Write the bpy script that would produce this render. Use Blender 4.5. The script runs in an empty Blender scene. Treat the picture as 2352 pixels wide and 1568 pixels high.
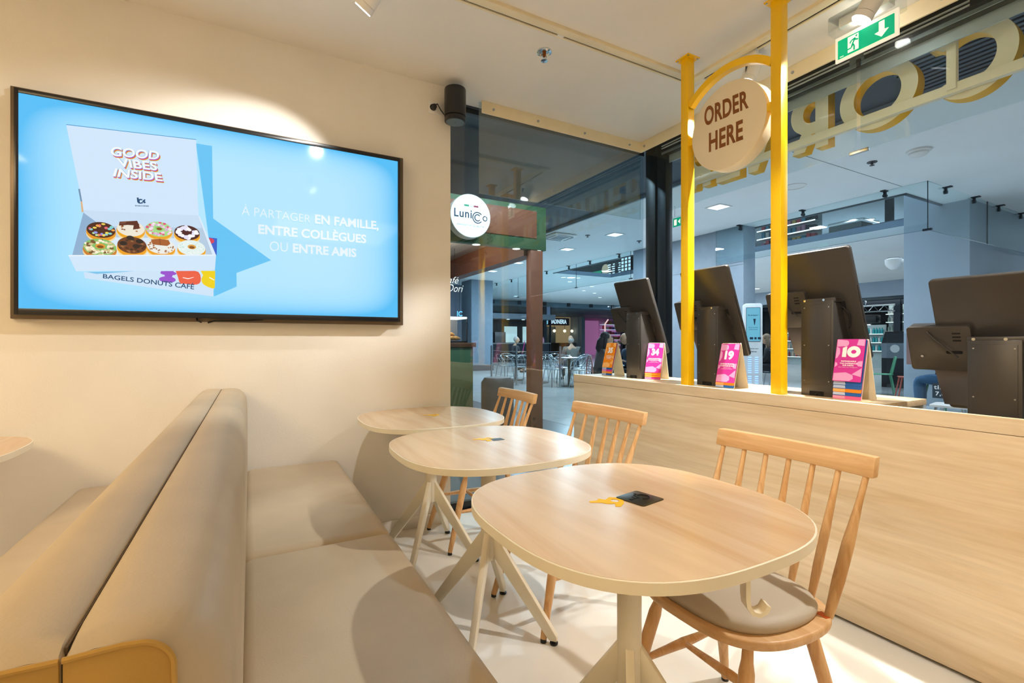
import bpy, bmesh, math, random
from mathutils import Vector, Matrix, Euler
random.seed(7)
PI = math.pi
SC = bpy.context.scene
COL = SC.collection

# ---------------------------------------------------------------- camera, world, big lights, exposure
cd = bpy.data.cameras.new('camera')
cd.sensor_width = 36.0
cd.lens = 36.0 * 1101.6 / 2352.0
cd.clip_start = 0.02
cam = bpy.data.objects.new('camera', cd)
COL.objects.link(cam)
cam.location = (0, 0, 1.16)
cam.rotation_euler = (PI / 2, 0, -math.radians(28.61))
SC.camera = cam
SC.view_settings.view_transform = 'Standard'
SC.view_settings.look = 'None'
SC.view_settings.exposure = 0.0
SC.view_settings.gamma = 1.0
SC.view_settings.use_curve_mapping = False
w = bpy.data.worlds.new('world')
SC.world = w
w.use_nodes = True
w.node_tree.nodes['Background'].inputs[0].default_value = (0.45, 0.6, 0.75, 1)
w.node_tree.nodes['Background'].inputs[1].default_value = 0.12
SC.cycles.max_bounces = 10
SC.cycles.transparent_max_bounces = 24
SC.cycles.use_denoising = True


def area(name, loc, size, power, col, rot=(0, 0, 0), sy=None):
    l = bpy.data.lights.new(name, 'AREA')
    l.shape = 'RECTANGLE'
    l.size = size
    l.size_y = sy or size
    l.energy = power
    l.color = col
    o = bpy.data.objects.new(name, l)
    o.location = loc
    o.rotation_euler = rot
    COL.objects.link(o)
    return o


WARM = (1.0, 0.74, 0.42)
MALLC = (0.72, 0.88, 1.0)
# added warm fill, unseen, left of the bench and behind the photographer
area('warm_fill', (-2.4, 0.5, 2.77), 1.3, 66, WARM)
area('warm_fill', (1.1, -1.7, 2.77), 1.6, 16, WARM)
# cool fill light added above the void, out of sight, to brighten the mall
area('void_fill', (10.8, 9.0, 8.6), 2.4, 1050, (0.62, 0.82, 1.0), sy=10)
SPOTC = (1.0, 0.975, 0.93)


# ---------------------------------------------------------------- materials
def lin(h):
    h = h.lstrip('#')
    out = []
    for i in (0, 2, 4):
        c = int(h[i:i + 2], 16) / 255
        out.append(c / 12.92 if c <= 0.04045 else ((c + 0.055) / 1.055) ** 2.4)
    return (*out, 1)


MATS = {}


def mat(name, col, rough=0.5, metal=0.0, var=0.04, scale=6.0, bump=0.0, bscale=60.0, coat=0.0, spec=0.5, stretch=None, col2=None):
    if name in MATS:
        return MATS[name]
    m = bpy.data.materials.new(name)
    m.use_nodes = True
    nt = m.node_tree
    b = nt.nodes['Principled BSDF']
    b.inputs['Roughness'].default_value = rough
    b.inputs['Metallic'].default_value = metal
    b.inputs['Coat Weight'].default_value = coat
    b.inputs['Specular IOR Level'].default_value = spec
    c = lin(col)
    tc = nt.nodes.new('ShaderNodeTexCoord')
    src = tc.outputs['Object']
    mp = nt.nodes.new('ShaderNodeMapping')
    mp.inputs['Scale'].default_value = stretch or (1, 1, 1)
    nt.links.new(src, mp.inputs[0])
    n = nt.nodes.new('ShaderNodeTexNoise')
    n.inputs['Scale'].default_value = scale
    n.inputs['Detail'].default_value = 5
    nt.links.new(mp.outputs[0], n.inputs['Vector'])
    r = nt.nodes.new('ShaderNodeValToRGB')
    c2 = lin(col2) if col2 else tuple(x * (1 - 2.5 * var) for x in c[:3]) + (1,)
    r.color_ramp.elements[0].position = 0.3
    r.color_ramp.elements[0].color = c2
    r.color_ramp.elements[1].position = 0.7
    r.color_ramp.elements[1].color = c
    nt.links.new(n.outputs['Fac'], r.inputs[0])
    nt.links.new(r.outputs[0], b.inputs['Base Color'])
    if bump:
        n2 = nt.nodes.new('ShaderNodeTexNoise')
        n2.inputs['Scale'].default_value = bscale
        nt.links.new(mp.outputs[0], n2.inputs['Vector'])
        bp = nt.nodes.new('ShaderNodeBump')
        bp.inputs['Strength'].default_value = bump
        bp.inputs['Distance'].default_value = 0.004
        nt.links.new(n2.outputs['Fac'], bp.inputs['Height'])
        nt.links.new(bp.outputs[0], b.inputs['Normal'])
    MATS[name] = m
    return m


def wood(name, base, dark, axis=1, scale=5.0, rough=0.42, stretch=9.0, rings=0.0):
    if name in MATS:
        return MATS[name]
    m = bpy.data.materials.new(name)
    m.use_nodes = True
    nt = m.node_tree
    b = nt.nodes['Principled BSDF']
    b.inputs['Roughness'].default_value = rough
    tc = nt.nodes.new('ShaderNodeTexCoord')
    mp = nt.nodes.new('ShaderNodeMapping')
    s = [stretch, stretch, stretch]
    s[axis] = 0.6
    mp.inputs['Scale'].default_value = s
    nt.links.new(tc.outputs['Object'], mp.inputs[0])
    n = nt.nodes.new('ShaderNodeTexNoise')
    n.inputs['Scale'].default_value = scale * 0.32
    n.inputs['Detail'].default_value = 9
    n.inputs['Roughness'].default_value = 0.62
    n.inputs['Distortion'].default_value = 0.9
    nt.links.new(mp.outputs[0], n.inputs['Vector'])
    r = nt.nodes.new('ShaderNodeValToRGB')
    r.color_ramp.elements[0].position = 0.33
    r.color_ramp.elements[0].color = lin(dark)
    r.color_ramp.elements[1].position = 0.6
    r.color_ramp.elements[1].color = lin(base)
    nt.links.new(n.outputs['Fac'], r.inputs[0])
    n3 = nt.nodes.new('ShaderNodeTexNoise')
    n3.inputs['Scale'].default_value = scale * 1.6
    n3.inputs['Detail'].default_value = 3
    nt.links.new(mp.outputs[0], n3.inputs['Vector'])
    mx = nt.nodes.new('ShaderNodeMix')
    mx.data_type = 'RGBA'
    mx.blend_type = 'MULTIPLY'
    mx.inputs[0].default_value = 0.16
    nt.links.new(r.outputs[0], mx.inputs[6])
    nt.links.new(n3.outputs['Fac'], mx.inputs[7])
    nt.links.new(mx.outputs[2], b.inputs['Base Color'])
    MATS[name] = m
    return m


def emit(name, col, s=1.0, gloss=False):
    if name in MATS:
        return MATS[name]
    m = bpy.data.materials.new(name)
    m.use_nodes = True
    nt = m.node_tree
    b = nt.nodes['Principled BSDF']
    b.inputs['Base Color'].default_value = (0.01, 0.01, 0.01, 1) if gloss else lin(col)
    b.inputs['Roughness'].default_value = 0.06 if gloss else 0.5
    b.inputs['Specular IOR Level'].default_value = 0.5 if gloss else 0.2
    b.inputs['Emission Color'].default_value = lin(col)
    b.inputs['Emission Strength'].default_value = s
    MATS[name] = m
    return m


def glass(name, tint=(0.86, 0.93, 0.93), r0=0.035, rough=0.0):
    m = bpy.data.materials.new(name)
    m.use_nodes = True
    nt = m.node_tree
    nt.nodes.remove(nt.nodes['Principled BSDF'])
    out = nt.nodes['Material Output']
    t = nt.nodes.new('ShaderNodeBsdfTransparent')
    t.inputs[0].default_value = (*tint, 1)
    g = nt.nodes.new('ShaderNodeBsdfGlossy')
    g.inputs['Roughness'].default_value = rough
    g.inputs['Color'].default_value = (1, 1, 1, 1)
    lw = nt.nodes.new('ShaderNodeLayerWeight')
    lw.inputs[0].default_value = 0.5
    pw = nt.nodes.new('ShaderNodeMath')
    pw.operation = 'POWER'
    pw.inputs[1].default_value = 5.0
    nt.links.new(lw.outputs['Facing'], pw.inputs[0])
    f = nt.nodes.new('ShaderNodeMath')
    f.operation = 'MULTIPLY_ADD'
    f.inputs[1].default_value = 0.75 - r0
    f.inputs[2].default_value = r0
    nt.links.new(pw.outputs[0], f.inputs[0])
    mx = nt.nodes.new('ShaderNodeMixShader')
    nt.links.new(f.outputs[0], mx.inputs[0])
    nt.links.new(t.outputs[0], mx.inputs[1])
    nt.links.new(g.outputs[0], mx.inputs[2])
    nt.links.new(mx.outputs[0], out.inputs[0])
    MATS[name] = m
    return m


M_WALL = mat('wall_paint', '#f0ebe2', 0.75, var=0.02, scale=3, bump=0.12, bscale=180)
M_CEIL = mat('ceiling_paint', '#f1ece4', 0.8, var=0.02, scale=2, bump=0.06, bscale=120)
M_TRIM = mat('trim_cream', '#f5e6c2', 0.5, var=0.03, scale=8)
M_FLOOR = mat('epoxy_floor', '#f3eee4', 0.33, var=0.04, scale=3, bump=0.08, bscale=14)
M_WOODC = wood('laminate_oak', '#efdab8', '#dcc096', axis=1, scale=5)
M_WOODT = wood('laminate_beech', '#e8cdab', '#dab48b', axis=1, scale=3, stretch=6, rough=0.27)
M_BEECH = wood('solid_beech', '#ecc08a', '#d29c60', axis=2, scale=6, rough=0.42, stretch=16)
M_BEECHY = wood('solid_beech_rail', '#eac08c', '#d6a36a', axis=1, scale=6, rough=0.42, stretch=14)
M_CREAM = mat('cream_metal', '#efe6cf', 0.42, var=0.015)
M_LEATH = mat('beige_vinyl', '#c9b79b', 0.45, var=0.05, scale=5, bump=0.1, bscale=250, spec=0.4)
M_LEATHY = mat('mustard_vinyl', '#c49a4c', 0.45, var=0.05, scale=5, bump=0.1, bscale=250, spec=0.4)
M_SEAM = mat('seam_thread', '#5f4d38', 0.8)
M_PAD = mat('taupe_cushion', '#c2b6a3', 0.55, var=0.03, bump=0.05, bscale=300)
M_YEL = mat('yellow_paint', '#ffcb00', 0.38, var=0.02)
M_BROWNT = mat('brown_lettering', '#8a4d0c', 0.5)
M_DISC = mat('cream_disc', '#f3e3c2', 0.5, var=0.015)
M_BLK = mat('black_plastic', '#191a1c', 0.38, var=0.05)
M_KIOSK = mat('kiosk_graphite', '#45423f', 0.34, 0.3, var=0.05, bump=0.03, bscale=700)
M_KIOSKL = mat('kiosk_grey', '#5e5b5e', 0.4, 0.35, var=0.04)
M_HOLE = mat('dark_void', '#050505', 0.9)
M_STEEL = mat('brushed_steel', '#b9bec2', 0.28, 0.9, var=0.05, scale=40)
M_CHROME = mat('chrome', '#d8dde0', 0.12, 1.0, var=0.02)
M_NAVY = mat('navy_steel', '#1d2630', 0.4, 0.3)
M_WHITE = mat('white_plastic', '#f2f0ec', 0.4, var=0.015)
M_PAPER = mat('card_board', '#efe2c6', 0.7, var=0.02)
M_DSIGN = mat('dark_plate', '#4c4433', 0.3, 0.6)
M_MWALL = mat('mall_paint', '#aab8c6', 0.7, var=0.02, scale=2)
M_MCEIL = mat('mall_ceiling_paint', '#f6f8f8', 0.75, var=0.02, scale=1)
M_MFLOOR = mat('mall_tile', '#cfd3d3', 0.16, var=0.06, scale=3)
M_MDARK = mat('dark_stone', '#4b4f54', 0.25, var=0.1, scale=6)
M_SLATE = mat('slate_ceiling', '#3b4450', 0.55, var=0.06)
M_GREEN = mat('kiosk_green', '#4b6a45', 0.45, var=0.05)
M_TERRA = mat('terracotta', '#9c5c3f', 0.5, var=0.05, scale=9)
M_DWOOD = wood('dark_wood', '#7a4a2a', '#4d2c18', axis=0, scale=6)
G_SIDE = glass('side_glass', (0.80, 0.89, 0.92), 0.06)
G_SMOKE = glass('smoke_glass', (0.90, 0.945, 0.95), 0.02)
G_SMOKEL = glass('smoke_glass_left', (0.86, 0.92, 0.93), 0.11)
G_MALL = glass('mall_glass', (0.90, 0.96, 0.97))
G_CLEAR = glass('clear_acrylic', (0.92, 0.94, 0.94))


# ---------------------------------------------------------------- mesh helpers
class G:
    def __init__(self):
        self.bm = bmesh.new()
        self.mi = 0

    def _f(self, vs):
        try:
            f = self.bm.faces.new(vs)
            f.material_index = self.mi
            return f
        except ValueError:
            return None

    def box(self, x0, x1, y0, y1, z0, z1, M=None):
        P = [(x, y, z) for z in (z0, z1) for y in (y0, y1) for x in (x0, x1)]
        if M is not None:
            P = [M @ Vector(p) for p in P]
        v = [self.bm.verts.new(p) for p in P]
        for q in ((0, 2, 3, 1), (4, 5, 7, 6), (0, 1, 5, 4), (2, 6, 7, 3), (0, 4, 6, 2), (1, 3, 7, 5)):
            self._f([v[i] for i in q])
        return self

    def bar(self, a, b, w, h, up=(0, 0, 1), w2=None, h2=None):
        a, b = Vector(a), Vector(b)
        d = (b - a).normalized()
        s = d.cross(Vector(up))
        if s.length < 1e-4:
            s = Vector((1, 0, 0))
        s.normalize()
        u = s.cross(d)
        w2 = w if w2 is None else w2
        h2 = h if h2 is None else h2
        r = []
        for p, ww, hh in ((a, w, h), (b, w2, h2)):
            r.append([self.bm.verts.new(p + s * (sx * ww / 2) + u * (sz * hh / 2)) for sx, sz in ((-1, -1), (1, -1), (1, 1), (-1, 1))])
        for i in range(4):
            self._f([r[0][i], r[0][(i + 1) % 4], r[1][(i + 1) % 4], r[1][i]])
        self._f(r[0][::-1])
        self._f(r[1])
        return self

    def tube(self, pts, rad, n=10, caps=True, closed=False):
        pts = [Vector(p) for p in pts]
        if not isinstance(rad, (list, tuple)):
            rad = [rad] * len(pts)
        rings = []
        prev = None
        m = len(pts)
        for i, p in enumerate(pts):
            if closed:
                d = pts[(i + 1) % m] - pts[i - 1]
            elif i == 0:
                d = pts[1] - p
            elif i == m - 1:
                d = p - pts[i - 1]
            else:
                d = (pts[i + 1] - p).normalized() + (p - pts[i - 1]).normalized()
            d.normalize()
            if prev is None:
                s = d.orthogonal().normalized()
            else:
                s = prev - d * prev.dot(d)
                s.normalize()
            prev = s
            t = d.cross(s)
            rings.append([self.bm.verts.new(p + (s * math.cos(a) + t * math.sin(a)) * rad[i]) for a in (2 * PI * k / n for k in range(n))])
        for i in range(m if closed else m - 1):
            A, B = rings[i], rings[(i + 1) % m]
            for k in range(n):
                self._f([A[k], A[(k + 1) % n], B[(k + 1) % n], B[k]])
        if caps and not closed:
            self._f(rings[0][::-1])
            self._f(rings[-1])
        return self

    def cyl(self, a, b, r0, r1=None, n=16):
        return self.tube([a, b], [r0, r0 if r1 is None else r1], n)

    def prism(self, loop, fn, d0, d1):
        """loop of 2D points, fn(u,v,d)->xyz"""
        A = [self.bm.verts.new(fn(u, v, d0)) for u, v in loop]
        B = [self.bm.verts.new(fn(u, v, d1)) for u, v in loop]
        n = len(loop)
        for i in range(n):
            self._f([A[i], A[(i + 1) % n], B[(i + 1) % n], B[i]])
        self._f(A[::-1])
        self._f(B)
        return self

    def poly(self, pts):
        self._f([self.bm.verts.new(p) for p in pts])
        return self

    def ball(self, c, r, sc=(1, 1, 1), u=14, v=10, M=None):
        mm = Matrix.Translation(c) @ (M if M is not None else Matrix.Identity(4)) @ Matrix.Diagonal((*sc, 1))
        res = bmesh.ops.create_uvsphere(self.bm, u_segments=u, v_segments=v, radius=r, matrix=mm)
        for vv in res['verts']:
            for f in vv.link_faces:
                f.material_index = self.mi
        return self

    def lathe(self, prof, c=(0, 0, 0), n=20, M=None):
        rings = []
        for r, z in prof:
            ring = []
            for k in range(n):
                p = Vector((r * math.cos(2 * PI * k / n), r * math.sin(2 * PI * k / n), z))
                if M is not None:
                    p = M @ p
                ring.append(self.bm.verts.new(p + Vector(c)))
            rings.append(ring)
        for A, B in zip(rings, rings[1:]):
            for k in range(n):
                self._f([A[k], A[(k + 1) % n], B[(k + 1) % n], B[k]])
        self._f(rings[0][::-1])
        self._f(rings[-1])
        return self

    def mesh(self, me, M=None, mi=None):
        if M is not None:
            me = me.copy()
            me.transform(M)
        k = len(self.bm.faces)
        self.bm.from_mesh(me)
        if mi is not None:
            self.bm.faces.ensure_lookup_table()
            for f in self.bm.faces[k:]:
                f.material_index = mi
        return self

    def done(self, name, m=None, parent=None, bevel=0.0, seg=2, smooth=True, ang=35, recalc=True):
        bm = self.bm
        if recalc:
            bmesh.ops.recalc_face_normals(bm, faces=bm.faces)
        if bevel:
            es = [e for e in bm.edges if len(e.link_faces) == 2 and e.calc_face_angle(0) > math.radians(30)]
            if es:
                bmesh.ops.bevel(bm, geom=es, offset=bevel, segments=seg, affect='EDGES', profile=0.5, clamp_overlap=True)
        me = bpy.data.meshes.new(name)
        bm.to_mesh(me)
        bm.free()
        for mm in (m if isinstance(m, (list, tuple)) else [m]):
            if mm is not None:
                me.materials.append(mm)
        if smooth:
            for p in me.polygons:
                p.use_smooth = True
            me.set_sharp_from_angle(angle=math.radians(ang))
        o = bpy.data.objects.new(name, me)
        COL.objects.link(o)
        if parent is not None:
            o.parent = parent
        return o


def tag(o, label=None, cat=None, group=None, kind=None):
    if label:
        o['label'] = label
    if cat:
        o['category'] = cat
    if group:
        o['group'] = group
    if kind:
        o['kind'] = kind
    return o


def thing(name, label, cat, loc=(0, 0, 0), rotz=0.0, group=None):
    o = bpy.data.objects.new(name, None)
    o.empty_display_size = 0.05
    COL.objects.link(o)
    o.location = loc
    o.rotation_euler = (0, 0, rotz)
    return tag(o, label, cat, group)


def part(name, label=None, parent=None, loc=(0, 0, 0), rot=(0, 0, 0)):
    o = bpy.data.objects.new(name, None)
    COL.objects.link(o)
    o.location = loc
    o.rotation_euler = rot
    o.parent = parent
    return o


def dup(root, loc, rotz, label, group=None, name=None):
    r = root.copy()
    COL.objects.link(r)
    r.location = loc
    r.rotation_euler = (0, 0, rotz)
    r['label'] = label
    if group:
        r['group'] = group
    for ch in list(root.children):
        c = ch.copy()
        COL.objects.link(c)
        c.parent = r
        for g in ch.children:
            d = g.copy()
            COL.objects.link(d)
            d.parent = c
    return r


def struct(o):
    o['kind'] = 'structure'
    return o


def to_mesh(ob):
    dg = bpy.context.evaluated_depsgraph_get()
    dg.update()
    me = bpy.data.meshes.new_from_object(ob.evaluated_get(dg))
    data = ob.data
    bpy.data.objects.remove(ob)
    return me


_tc = {}


def text_mesh(s, bold=0.0, spacing=1.0, depth=0.0, shear=0.0):
    k = (s, bold, spacing, depth, shear)
    if k in _tc:
        return _tc[k]
    c = bpy.data.curves.new('txt', 'FONT')
    c.body = s
    c.size = 1.0
    c.offset = bold
    c.space_character = spacing
    c.extrude = depth
    c.shear = shear
    c.resolution_u = 4
    c.align_x = 'CENTER'
    o = bpy.data.objects.new('txt', c)
    COL.objects.link(o)
    me = to_mesh(o)
    _tc[k] = me
    return me


def quad_map(me, q, lift=None):
    """maps the bounding box of a flat text mesh on the quad q = TL, TR, BR, BL (3D points)"""
    TL, TR, BR, BL = [Vector(p) for p in q]
    xs = [v.co.x for v in me.vertices]
    ys = [v.co.y for v in me.vertices]
    x0, x1, y0, y1 = min(xs), max(xs), min(ys), max(ys)
    m2 = me.copy()
    for v in m2.vertices:
        s = (v.co.x - x0) / (x1 - x0)
        t = (v.co.y - y0) / (y1 - y0)
        v.co = (BL * (1 - s) + BR * s) * (1 - t) + (TL * (1 - s) + TR * s) * t
        if lift is not None:
            v.co += Vector(lift)
    return m2


def shape_mesh(loops, depth):
    """filled 2D outline with holes, thickness depth on both sides of z=0; face index 0 = flats, 1 = sides"""
    c = bpy.data.curves.new('shp', 'CURVE')
    c.dimensions = '2D'
    c.fill_mode = 'BOTH'
    c.extrude = depth / 2
    for lp in loops:
        sp = c.splines.new('POLY')
        sp.points.add(len(lp) - 1)
        for p, (x, y) in zip(sp.points, lp):
            p.co = (x, y, 0, 1)
        sp.use_cyclic_u = True
    o = bpy.data.objects.new('shp', c)
    COL.objects.link(o)
    me = to_mesh(o)
    for p in me.polygons:
        p.material_index = 0 if abs(p.normal.z) > 0.7 else 1
    return me


def ell(cx, cy, rx, ry, n=40, a0=0.0, a1=2 * PI, full=True):
    k = n if full else n + 1
    return [(cx + rx * math.cos(a0 + (a1 - a0) * i / n), cy + ry * math.sin(a0 + (a1 - a0) * i / n)) for i in range(k)]


def sup(cx, cy, rx, ry, e=2.8, n=64):
    out = []
    for i in range(n):
        a = 2 * PI * i / n
        c, s = math.cos(a), math.sin(a)
        out.append((cx + rx * math.copysign(abs(c) ** (2 / e), c), cy + ry * math.copysign(abs(s) ** (2 / e), s)))
    return out


def rrect(x0, x1, y0, y1, r, n=5):
    out = []
    for cx, cy, a in ((x1 - r, y1 - r, 0), (x0 + r, y1 - r, PI / 2), (x0 + r, y0 + r, PI), (x1 - r, y0 + r, 3 * PI / 2)):
        for i in range(n + 1):
            t = a + PI / 2 * i / n
            out.append((cx + r * math.cos(t), cy + r * math.sin(t)))
    return out


def spot(parent, loc, aim, power, half, col=SPOTC, blend=0.35, size=0.02):
    l = bpy.data.lights.new('spot_bulb', 'SPOT')
    l.energy = power
    l.color = col
    l.spot_size = 2 * math.radians(half)
    l.spot_blend = blend
    l.shadow_soft_size = size
    o = bpy.data.objects.new('spot_bulb', l)
    COL.objects.link(o)
    d = (Vector(aim) - Vector(loc))
    o.rotation_euler = d.to_track_quat('-Z', 'Y').to_euler()
    o.location = loc
    return o


XY = lambda u, v, d: (u, v, d)

# ================================================================ the room
struct(G().box(-3.2, 2.9, -2.6, 3.06, -0.06, 0).done('floor', M_FLOOR))
struct(G().box(-3.2, 1.138, 2.92, 3.17, 0, 2.8).done('wall_back', M_WALL))
struct(G().box(-3.3, -3.2, -2.6, 3.17, 0, 2.9).done('wall_left', M_WALL))
struct(G().box(-3.3, 2.9, -2.7, -2.6, 0, 2.9).done('wall_front', M_WALL))
struct(G().box(-3.2, 2.87, -2.6, 3.07, 2.8, 2.9).done('ceiling', M_CEIL))
struct(G().box(0.46, 1.137, 2.907, 2.92, 0, 0.07).done('baseboard_back', M_WALL, bevel=0.003))
struct(G().box(2.87, 3.0, -2.6, 3.3, 2.79, 3.6).box(-3.2, 2.87, 3.07, 3.3, 2.79, 3.6).done('trim_1', M_SLATE))


# ceiling track profile with a recessed slot
def ceiling_track(name, a, b, horiz, label):
    t = thing(name, label, 'light track', (0, 0, 0), group='linear tracks in the ceiling')
    if horiz:
        x0, x1, y = a, b, 2.061
        G().box(x0, x1, y, y + 0.048, 2.782, 2.801).box(x0, x1, y + 0.064, y + 0.078, 2.786, 2.801).done('track_profile', M_TRIM, t, bevel=0.001)
        G().box(x0, 1.43, y + 0.049, y + 0.063, 2.792, 2.801).box(1.47, x1, y + 0.049, y + 0.063, 2.792, 2.801).done('slot', M_HOLE, t, smooth=False)
        G().box(1.43, 1.47, y + 0.046, y + 0.066, 2.784, 2.801).done('joint_cover', M_CEIL, t, bevel=0.001)
    else:
        y0, y1, x = a, b, 2.4
        G().box(x, x + 0.055, y0, y1, 2.782, 2.801).box(x + 0.078, x + 0.092, y0, y1, 2.786, 2.801).done('track_profile', M_TRIM, t, bevel=0.001)
        G().box(x + 0.056, x + 0.077, y0, y1 - 0.1, 2.792, 2.801).done('slot', M_HOLE, t, smooth=False)
        G().box(x + 0.056, x + 0.077, y1 - 0.1, y1, 2.784, 2.801).done('joint_cover', M_CEIL, t, bevel=0.001)
    return t


ceiling_track('light_track', -3.1, 2.395, True, 'long cream track slot crossing the ceiling above the tables')
ceiling_track('light_track', -2.5, 2.139, False, 'cream track slot running above the counter behind the yellow posts')
ceiling_track('light_track', 0, 0, True, 'x') if False else None

M_LENS = emit('lamp_lens', '#ffffff', 7.0)


def track_lamp(label, lens, aim, power, half, length=0.17, rad=0.042, mount=None, col=SPOTC, blend=0.35, plate=False):
    lens, aim = Vector(lens), Vector(aim)
    d = (aim - lens).normalized()
    t = thing('spotlight', label, 'spotlight', lens, group='white cylinder spotlights')
    back = -d * length
    G().tube([-d * 0.004, -d * 0.03], [rad * 1.0, rad], 28).tube([-d * 0.032, back], [rad * 0.985, rad * 0.985], 28).done('lamp_body', M_WHITE, t, ang=40)
    G().tube([d * 0.0005, -d * 0.004], [rad * 0.9, rad * 0.9], 28).done('lens', M_LENS, t)
    top = Vector((lens.x, lens.y, 2.786)) - lens if mount is None else Vector(mount) - lens
    mid = back * 0.8
    g = G().cyl(mid, (top.x, top.y, top.z - 0.03), 0.009, n=10)
    g.box(top.x - 0.012, top.x + 0.012, top.y - 0.06, top.y + 0.06, top.z - 0.03, top.z + 0.004)
    g.done('bracket', M_WHITE, t)
    if plate:
        s = d.cross(Vector((0, 1, 0))).normalized()
        G().box(-0.012, 0.012, -0.002, 0, -0.03, 0.03, Matrix.Translation(back * 0.55) @ Matrix.Translation(Vector((-0.045, 0, 0)))).done('rating_plate', M_BLK, t)
    l = spot(t, lens + d * 0.012, aim, power, half, col, blend, rad * 0.6)
    return t


track_lamp('white spotlight at the top edge, shining down left over the bench', (0.444, 2.222, 2.655), (-0.023, 2.807, 1.925), 30, 34, mount=(0.5, 2.115, 2.79))
track_lamp('white spotlight above the tables, mirrored high in the television screen', (0.46, 1.67, 2.66), (-0.45, 2.92, 1.12), 66, 41, blend=0.5, col=(1.0, 0.975, 0.94))
track_lamp('white spotlight above the bench end, mirrored lower in the television screen', (0.55, 0.56, 2.66), (2.155, 1.6, 0.75), 95, 27)
track_lamp('white spotlight beside the green exit sign', (2.44, 1.157, 2.62), (2.10, 1.85, 1.3), 42, 40, mount=(2.477, 1.16, 2.79), blend=0.4)
track_lamp('white spotlight on the counter track outside the frame at the right', (2.42, 0.35, 2.62), (1.55, 0.95, 0.0), 165, 36, mount=(2.477, 0.36, 2.79), blend=0.4)
track_lamp('white spotlight with rating plate behind the round order sign', (2.44, 1.73, 2.60), (1.3, 1.95, 0.0), 520, 42, mount=(2.477, 1.75, 2.79), plate=True)

# ceiling sprinkler
t = thing('ceiling_sprinkler', 'chrome fire sprinkler in the shop ceiling', 'sprinkler', (1.459,2.294) + (2.8,))
G().lathe([(0.042, 0), (0.042, -0.008), (0.03, -0.012), (0.026, -0.004)], n=24).done('escutcheon', M_CHROME, t)
G().cyl((0, 0, -0.002), (0, 0, -0.03), 0.012, 0.008).done('nozzle', mat('copper', '#a5602c', 0.3, 0.9), t)
g = G().lathe([(0.004, -0.05), (0.02, -0.052), (0.02, -0.055), (0.004, -0.057)], n=16)
for s in (-1, 1):
    g.tube([(0.01 * s, 0, -0.01), (0.016 * s, 0, -0.03), (0.004 * s, 0, -0.05)], 0.0025, 6)
g.done('deflector', M_CHROME, t)

# wall speaker, its socket and cable
t = thing('wall_speaker', 'black cylindrical loudspeaker on the wall corner', 'speaker', (1.135, 2.83, 2.543))
G().lathe([(0.060, 0.03), (0.068, 0.034), (0.068, 0.2), (0.066, 0.207)], n=36).done('housing', M_BLK, t, ang=30)
G().lathe([(0.058, 0), (0.067, 0.003), (0.067, 0.026), (0.064, 0.03)], n=36).done('lower_ring', M_BLK, t, ang=30)
G().lathe([(0.056, -0.001), (0.0565, 0.002)], n=36).cyl((0, 0, -0.003), (0, 0, 0), 0.004).done('driver_cover', mat('speaker_cloth', '#5d6d78', 0.5), t)
G().box(-0.03, 0.0, 0.06, 0.09, 0.08, 0.14).done('wall_bracket', M_BLK, t, bevel=0.003)
t = thing('wall_socket', 'cream double wall socket left of the black loudspeaker', 'socket', (1.03, 2.92, 2.645))
G().prism(rrect(-0.042, 0.05, -0.04, 0.04, 0.006), lambda u, v, d: (u, d, v), -0.008, 0.0).done('cover_plate', M_WHITE, t, bevel=0.002)
G().cyl((-0.012, -0.008, 0), (-0.012, -0.010, 0), 0.021, n=24).done('outlet', M_HOLE, t)
t = thing('speaker_plug', 'black plug and cable joining the wall socket to the loudspeaker', 'plug', (1.018, 2.91, 2.645))
G().cyl((0, 0.0, -0.003), (0, -0.028, -0.003), 0.016, n=18).done('plug_body', M_BLK, t, bevel=0.003)
G().tube([(0.0, -0.02, 0.006), (0.018, -0.03, 0.012), (0.04, -0.03, -0.022), (0.063, -0.035, -0.05)], 0.004, 8).done('cable', M_BLK, t)

# ================================================================ television
tv = thing('wall_television', 'large wall television showing an advert with a box of doughnuts', 'television', (-0.054, 2.85, 1.771))
G().box(-0.87, 0.875, 0.045, 0.07, -0.511, 0.51).done('back_frame', mat('bronze_frame', '#6f6252', 0.35, 0.6), tv, bevel=0.003)
g = G()
for a in ((-0.843, -0.829, -0.494, 0.487), (0.829, 0.843, -0.494, 0.487), (-0.829, 0.829, -0.494, -0.467), (-0.829, 0.829, 0.467, 0.487)):
    g.box(a[0], a[1], -0.004, 0.02, a[2], a[3])
g.box(-0.843, 0.843, 0.006, 0.044, -0.494, 0.487)
g.done('bezel', mat('television_bezel', '#16171b', 0.25), tv, bevel=0.001)
# picture glow falls off to deeper blue at the rim, as the panel shows it
ms = emit('screen_blue', '#8fd8ff', 1.0, gloss=True)
nt = ms.node_tree
bs = nt.nodes['Principled BSDF']
tc = nt.nodes.new('ShaderNodeTexCoord')
sx = nt.nodes.new('ShaderNodeSeparateXYZ')
nt.links.new(tc.outputs['Generated'], sx.inputs[0])


def edge(sock):
    a = nt.nodes.new('ShaderNodeMath'); a.operation = 'SUBTRACT'; a.inputs[1].default_value = 0.5
    nt.links.new(sock, a.inputs[0])
    b = nt.nodes.new('ShaderNodeMath'); b.operation = 'ABSOLUTE'
    nt.links.new(a.outputs[0], b.inputs[0])
    c = nt.nodes.new('ShaderNodeMath'); c.operation = 'POWER'; c.inputs[1].default_value = 7
    d = nt.nodes.new('ShaderNodeMath'); d.operation = 'MULTIPLY'; d.inputs[1].default_value = 2
    nt.links.new(b.outputs[0], d.inputs[0]); nt.links.new(d.outputs[0], c.inputs[0])
    return c.outputs[0]


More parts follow.
